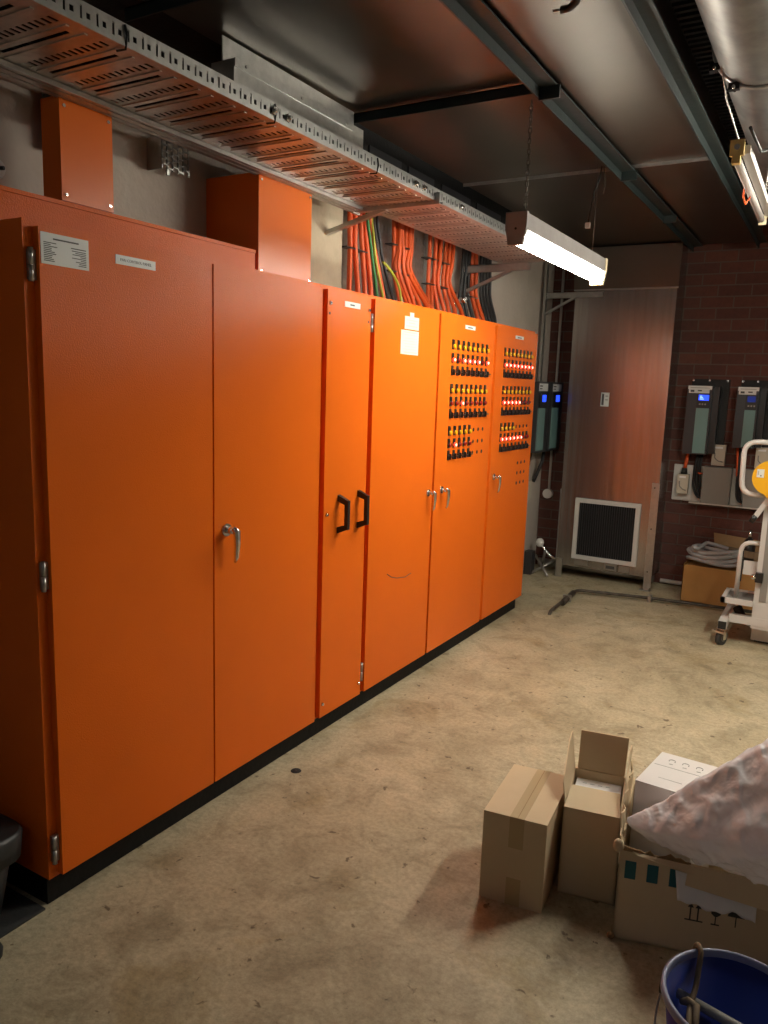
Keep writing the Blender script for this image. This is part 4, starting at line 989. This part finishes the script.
def pf(u, v):
    edge = .006 * math.sin(u * 11) + .004 * math.sin(u * 27 + 1)
    z0 = H3 - .035 - .030 * u; z1 = .163 + edge - .012 * u
    return at3(.152 + .215 * u + .012 * v * (1 - u), -.003 - .012 * v + .003 * math.sin(u * 14 + v * 3) * v, z0 + (z1 - z0) * v)
pw.grid(pf, 24, 8); tag(pw.build('torn_paper', solid=.0012), 'torn white paper sheet hanging over the front of the torn carton', 'paper')
# white product box standing in carton 3
W0 = Vector((1.412, 2.30, 0)); exw = Vector((.18, -.01, 0)).normalized(); eyw = Vector((.035, .26, 0)).normalized()
b = MB('carton_white'); Wz = .395
def atw(a, c, z): return W0 + exw * a + eyw * c + zz * z
b.slab([atw(.012, .0, .008), atw(.19, .0, .008), atw(.19, .245, .008), atw(.012, .245, .008)], zz * (Wz - .008))
b.m('print_pale')
b.slab([atw(.02, .145, Wz), atw(.18, .145, Wz), atw(.18, .1475, Wz), atw(.02, .1475, Wz)], zz * .0004); b.slab([atw(.06, .06, Wz), atw(.13, .06, Wz), atw(.13, .062, Wz), atw(.06, .062, Wz)], zz * .0004)
for k in range(3):
    c = atw(.060 + .042 * k, .195, Wz); pts = [c + Vector((.010 * math.cos(a), .010 * math.sin(a), .0004)) for a in [-.6 + 4.2 * i / 10 for i in range(11)]]
    b.tube(pts, .0011, 5); b.slab(rect(c + Vector((-.006, -.026, 0)), Vector((1, 0, 0)), Vector((0, 1, 0)), .012, .004), zz * .0005)
tag(b.build('white_carton'), 'white product box with printed symbols standing in the torn carton', 'box')
# plastic bag
def bagf(u, v):
    a = 2 * math.pi * v
    cx = 1.432 + .60 * u; g = u ** .80
    cy = 2.185 + .13 * g
    zb = .315 - .13 * u ** .6; ztop = .330 + .56 * u ** 1.12 - .95 * max(0, u - .62) ** 1.3
    hz = max(.004, (ztop - zb) / 2); cz = zb + hz; hy = .006 + .265 * min(1, g * 1.15) * (1 - .20 * u)
    ca, sa = math.cos(a), math.sin(a)
    # flattened underside, ridged top
    y = cy + hy * ca * (abs(ca) ** .15) * (1 - .45 * max(0, sa))
    z = cz + hz * (sa if sa > 0 else sa * .9)
    if u > .97: y = cy + (y - cy) * .6; z = cz + (z - cz) * .6
    P = Vector((cx, y, z))
    nf = noise.fractal(P * 9 + Vector((3, 1, 2)), .9, 2.1, 4); ridge = 1 - abs(noise.noise(Vector((P.x * 7 - P.z * 9, P.y * 6, P.z * 4 + 7)))) * 2
    amp = min(1, u * 5)
    P += Vector((.2, -.9 * math.copysign(1, -ca) if False else ca, sa)) * (.013 * nf + .013 * max(0, ridge) ** 3 + .007 * max(0, 1 - abs(noise.noise(Vector((P.x * 22 + P.z * 15, P.y * 17, P.z * 11)))) * 3)) * amp
    return P
b = MB('bag_plastic'); b.grid(bagf, 110, 130); bmesh.ops.remove_doubles(b.bm, verts=b.bm.verts, dist=.0002)
tag(b.build('plastic_bag'), 'bulging translucent white plastic bag lying on the torn carton', 'bag')

# ================================================================== BUCKET
t = thing('blue_bucket', (1.79, 1.68, 0), 'blue plastic bucket with a grey rim at the bottom right', 'bucket')
bc = (1.792, 1.675, 0); n = 48
MB('bucket_blue').lathe(bc, [(.001, .004), (.110, .004), (.112, 0), (.116, .004), (.150, .262), (.147, .262), (.112, .010), (.001, .010)], n).build('body', t)
MB('bin_grey').lathe(bc, [(.147, .258), (.1475, .275), (.152, .280), (.158, .276), (.159, .262), (.152, .256)], n).build('rim', t)
MATS['rim'] = mat('rim', (.20, .22, .33), .4); bpy.data.objects[t.children[-1].name].data.materials[0] = MATS['rim']
MB('black_plastic').cyl((1.633, 1.665, .245), (1.640, 1.665, .245), .014, 10).build('handle_lug', t)
hp = [(1.637, 1.665, .245), (1.632, 1.645, .20), (1.638, 1.60, .155), (1.69, 1.545, .135), (1.78, 1.518, .13)]
MB('steel').tube(rpath(hp, .04), .0025, 6).build('bail_handle', t)
def stick(a, c, r, m, name, label, cat='rod'):
    tag(MB(m).cyl(a, c, r, 10).build(name), label, cat)
stick((1.66, 1.73, .195), (1.925, 1.70, .17), .011, 'grey_cover', 'metal_tube', 'dark grey tube across the inside of the blue bucket, upper')
stick((1.675, 1.655, .175), (1.92, 1.64, .15), .011, 'grey_cover', 'metal_tube', 'dark grey tube across the inside of the blue bucket, lower')
stick((1.79, 1.66, .012), (1.81, 1.675, .215), .003, 'steel', 'thin_wire', 'thin pale wire standing in the blue bucket')
t = thing('rag_strap', (1.70, 1.70, .12), 'twisted brown strap hanging over the rim into the blue bucket', 'strap')
sp = [(1.684, 1.802, .262), (1.688, 1.798, .288), (1.700, 1.782, .284), (1.700, 1.765, .25), (1.700, 1.735, .215), (1.695, 1.70, .20), (1.700, 1.66, .19), (1.706, 1.62, .17), (1.712, 1.60, .13)]
MB('wood').tube(rpath(sp, .012), .0065, 8).build('strap', t)
MB('wood').tube([(1.675, 1.705, .195), (1.69, 1.702, .206), (1.708, 1.70, .203), (1.712, 1.67, .19), (1.722, 1.64, .175), (1.80, 1.63, .17)], [.006, .010, .010, .008, .005, .003], 8).build('knot_tail', t)

# ================================================================== BIN AT THE LEFT EDGE
tag(MB('mat_rubber').box(XW + .01, -.02, .4, 1.284, 0, .006).build('rubber_mat', bevel=.002), 'dark rubber mat on the floor beside the nearest cabinet', 'mat')
t = thing('grey_bin', (-.2, 1.05, 0), 'dark grey plastic bin at the lower left edge', 'bin')
def rr_ring(b, x0, x1, y0, y1, r, z, n=6):
    V = []
    for cx, cy, a0 in ((x1 - r, y1 - r, 0), (x0 + r, y1 - r, math.pi / 2), (x0 + r, y0 + r, math.pi), (x1 - r, y0 + r, 1.5 * math.pi)):
        for i in range(n + 1): a = a0 + math.pi / 2 * i / n; V.append(b.bm.verts.new((cx + r * math.cos(a), cy + r * math.sin(a), z)))
    return V
def rr_loft(b, rings, cap0=True, cap1=True):
    R = [rr_ring(b, *q) for q in rings]
    for A_, B_ in zip(R, R[1:]):
        k = len(A_)
        for j in range(k): b.face([A_[j], A_[(j + 1) % k], B_[(j + 1) % k], B_[j]], True)
    if cap0: b.face(R[0][::-1])
    if cap1: b.face(R[-1])
b = MB('bin_grey'); rr_loft(b, [(XW + .03, -.085, .86, 1.215, .06, .0062), (XW + .01, -.050, .83, 1.245, .06, .245)]); b.build('body', t)
b = MB('bin_grey'); rr_loft(b, [(XW + .008, -.038, .822, 1.258, .065, .19), (XW + .005, -.032, .818, 1.262, .065, .262), (XW + .012, -.040, .825, 1.255, .06, .274)]); b.build('rim', t)
t = thing('black_castor', (.03, 1.075, 0), 'small black rubber foot on the floor at the left edge', 'rubber foot')
MB('rubber').lathe((.022, 1.085, 0), [(.001, 0), (.030, 0), (.032, .02), (.02, .045), (.001, .05)], 18).build('foot', t)
MB('steel').cyl((.022, 1.085, .048), (.022, 1.085, .06), .006, 8).build('stud', t)
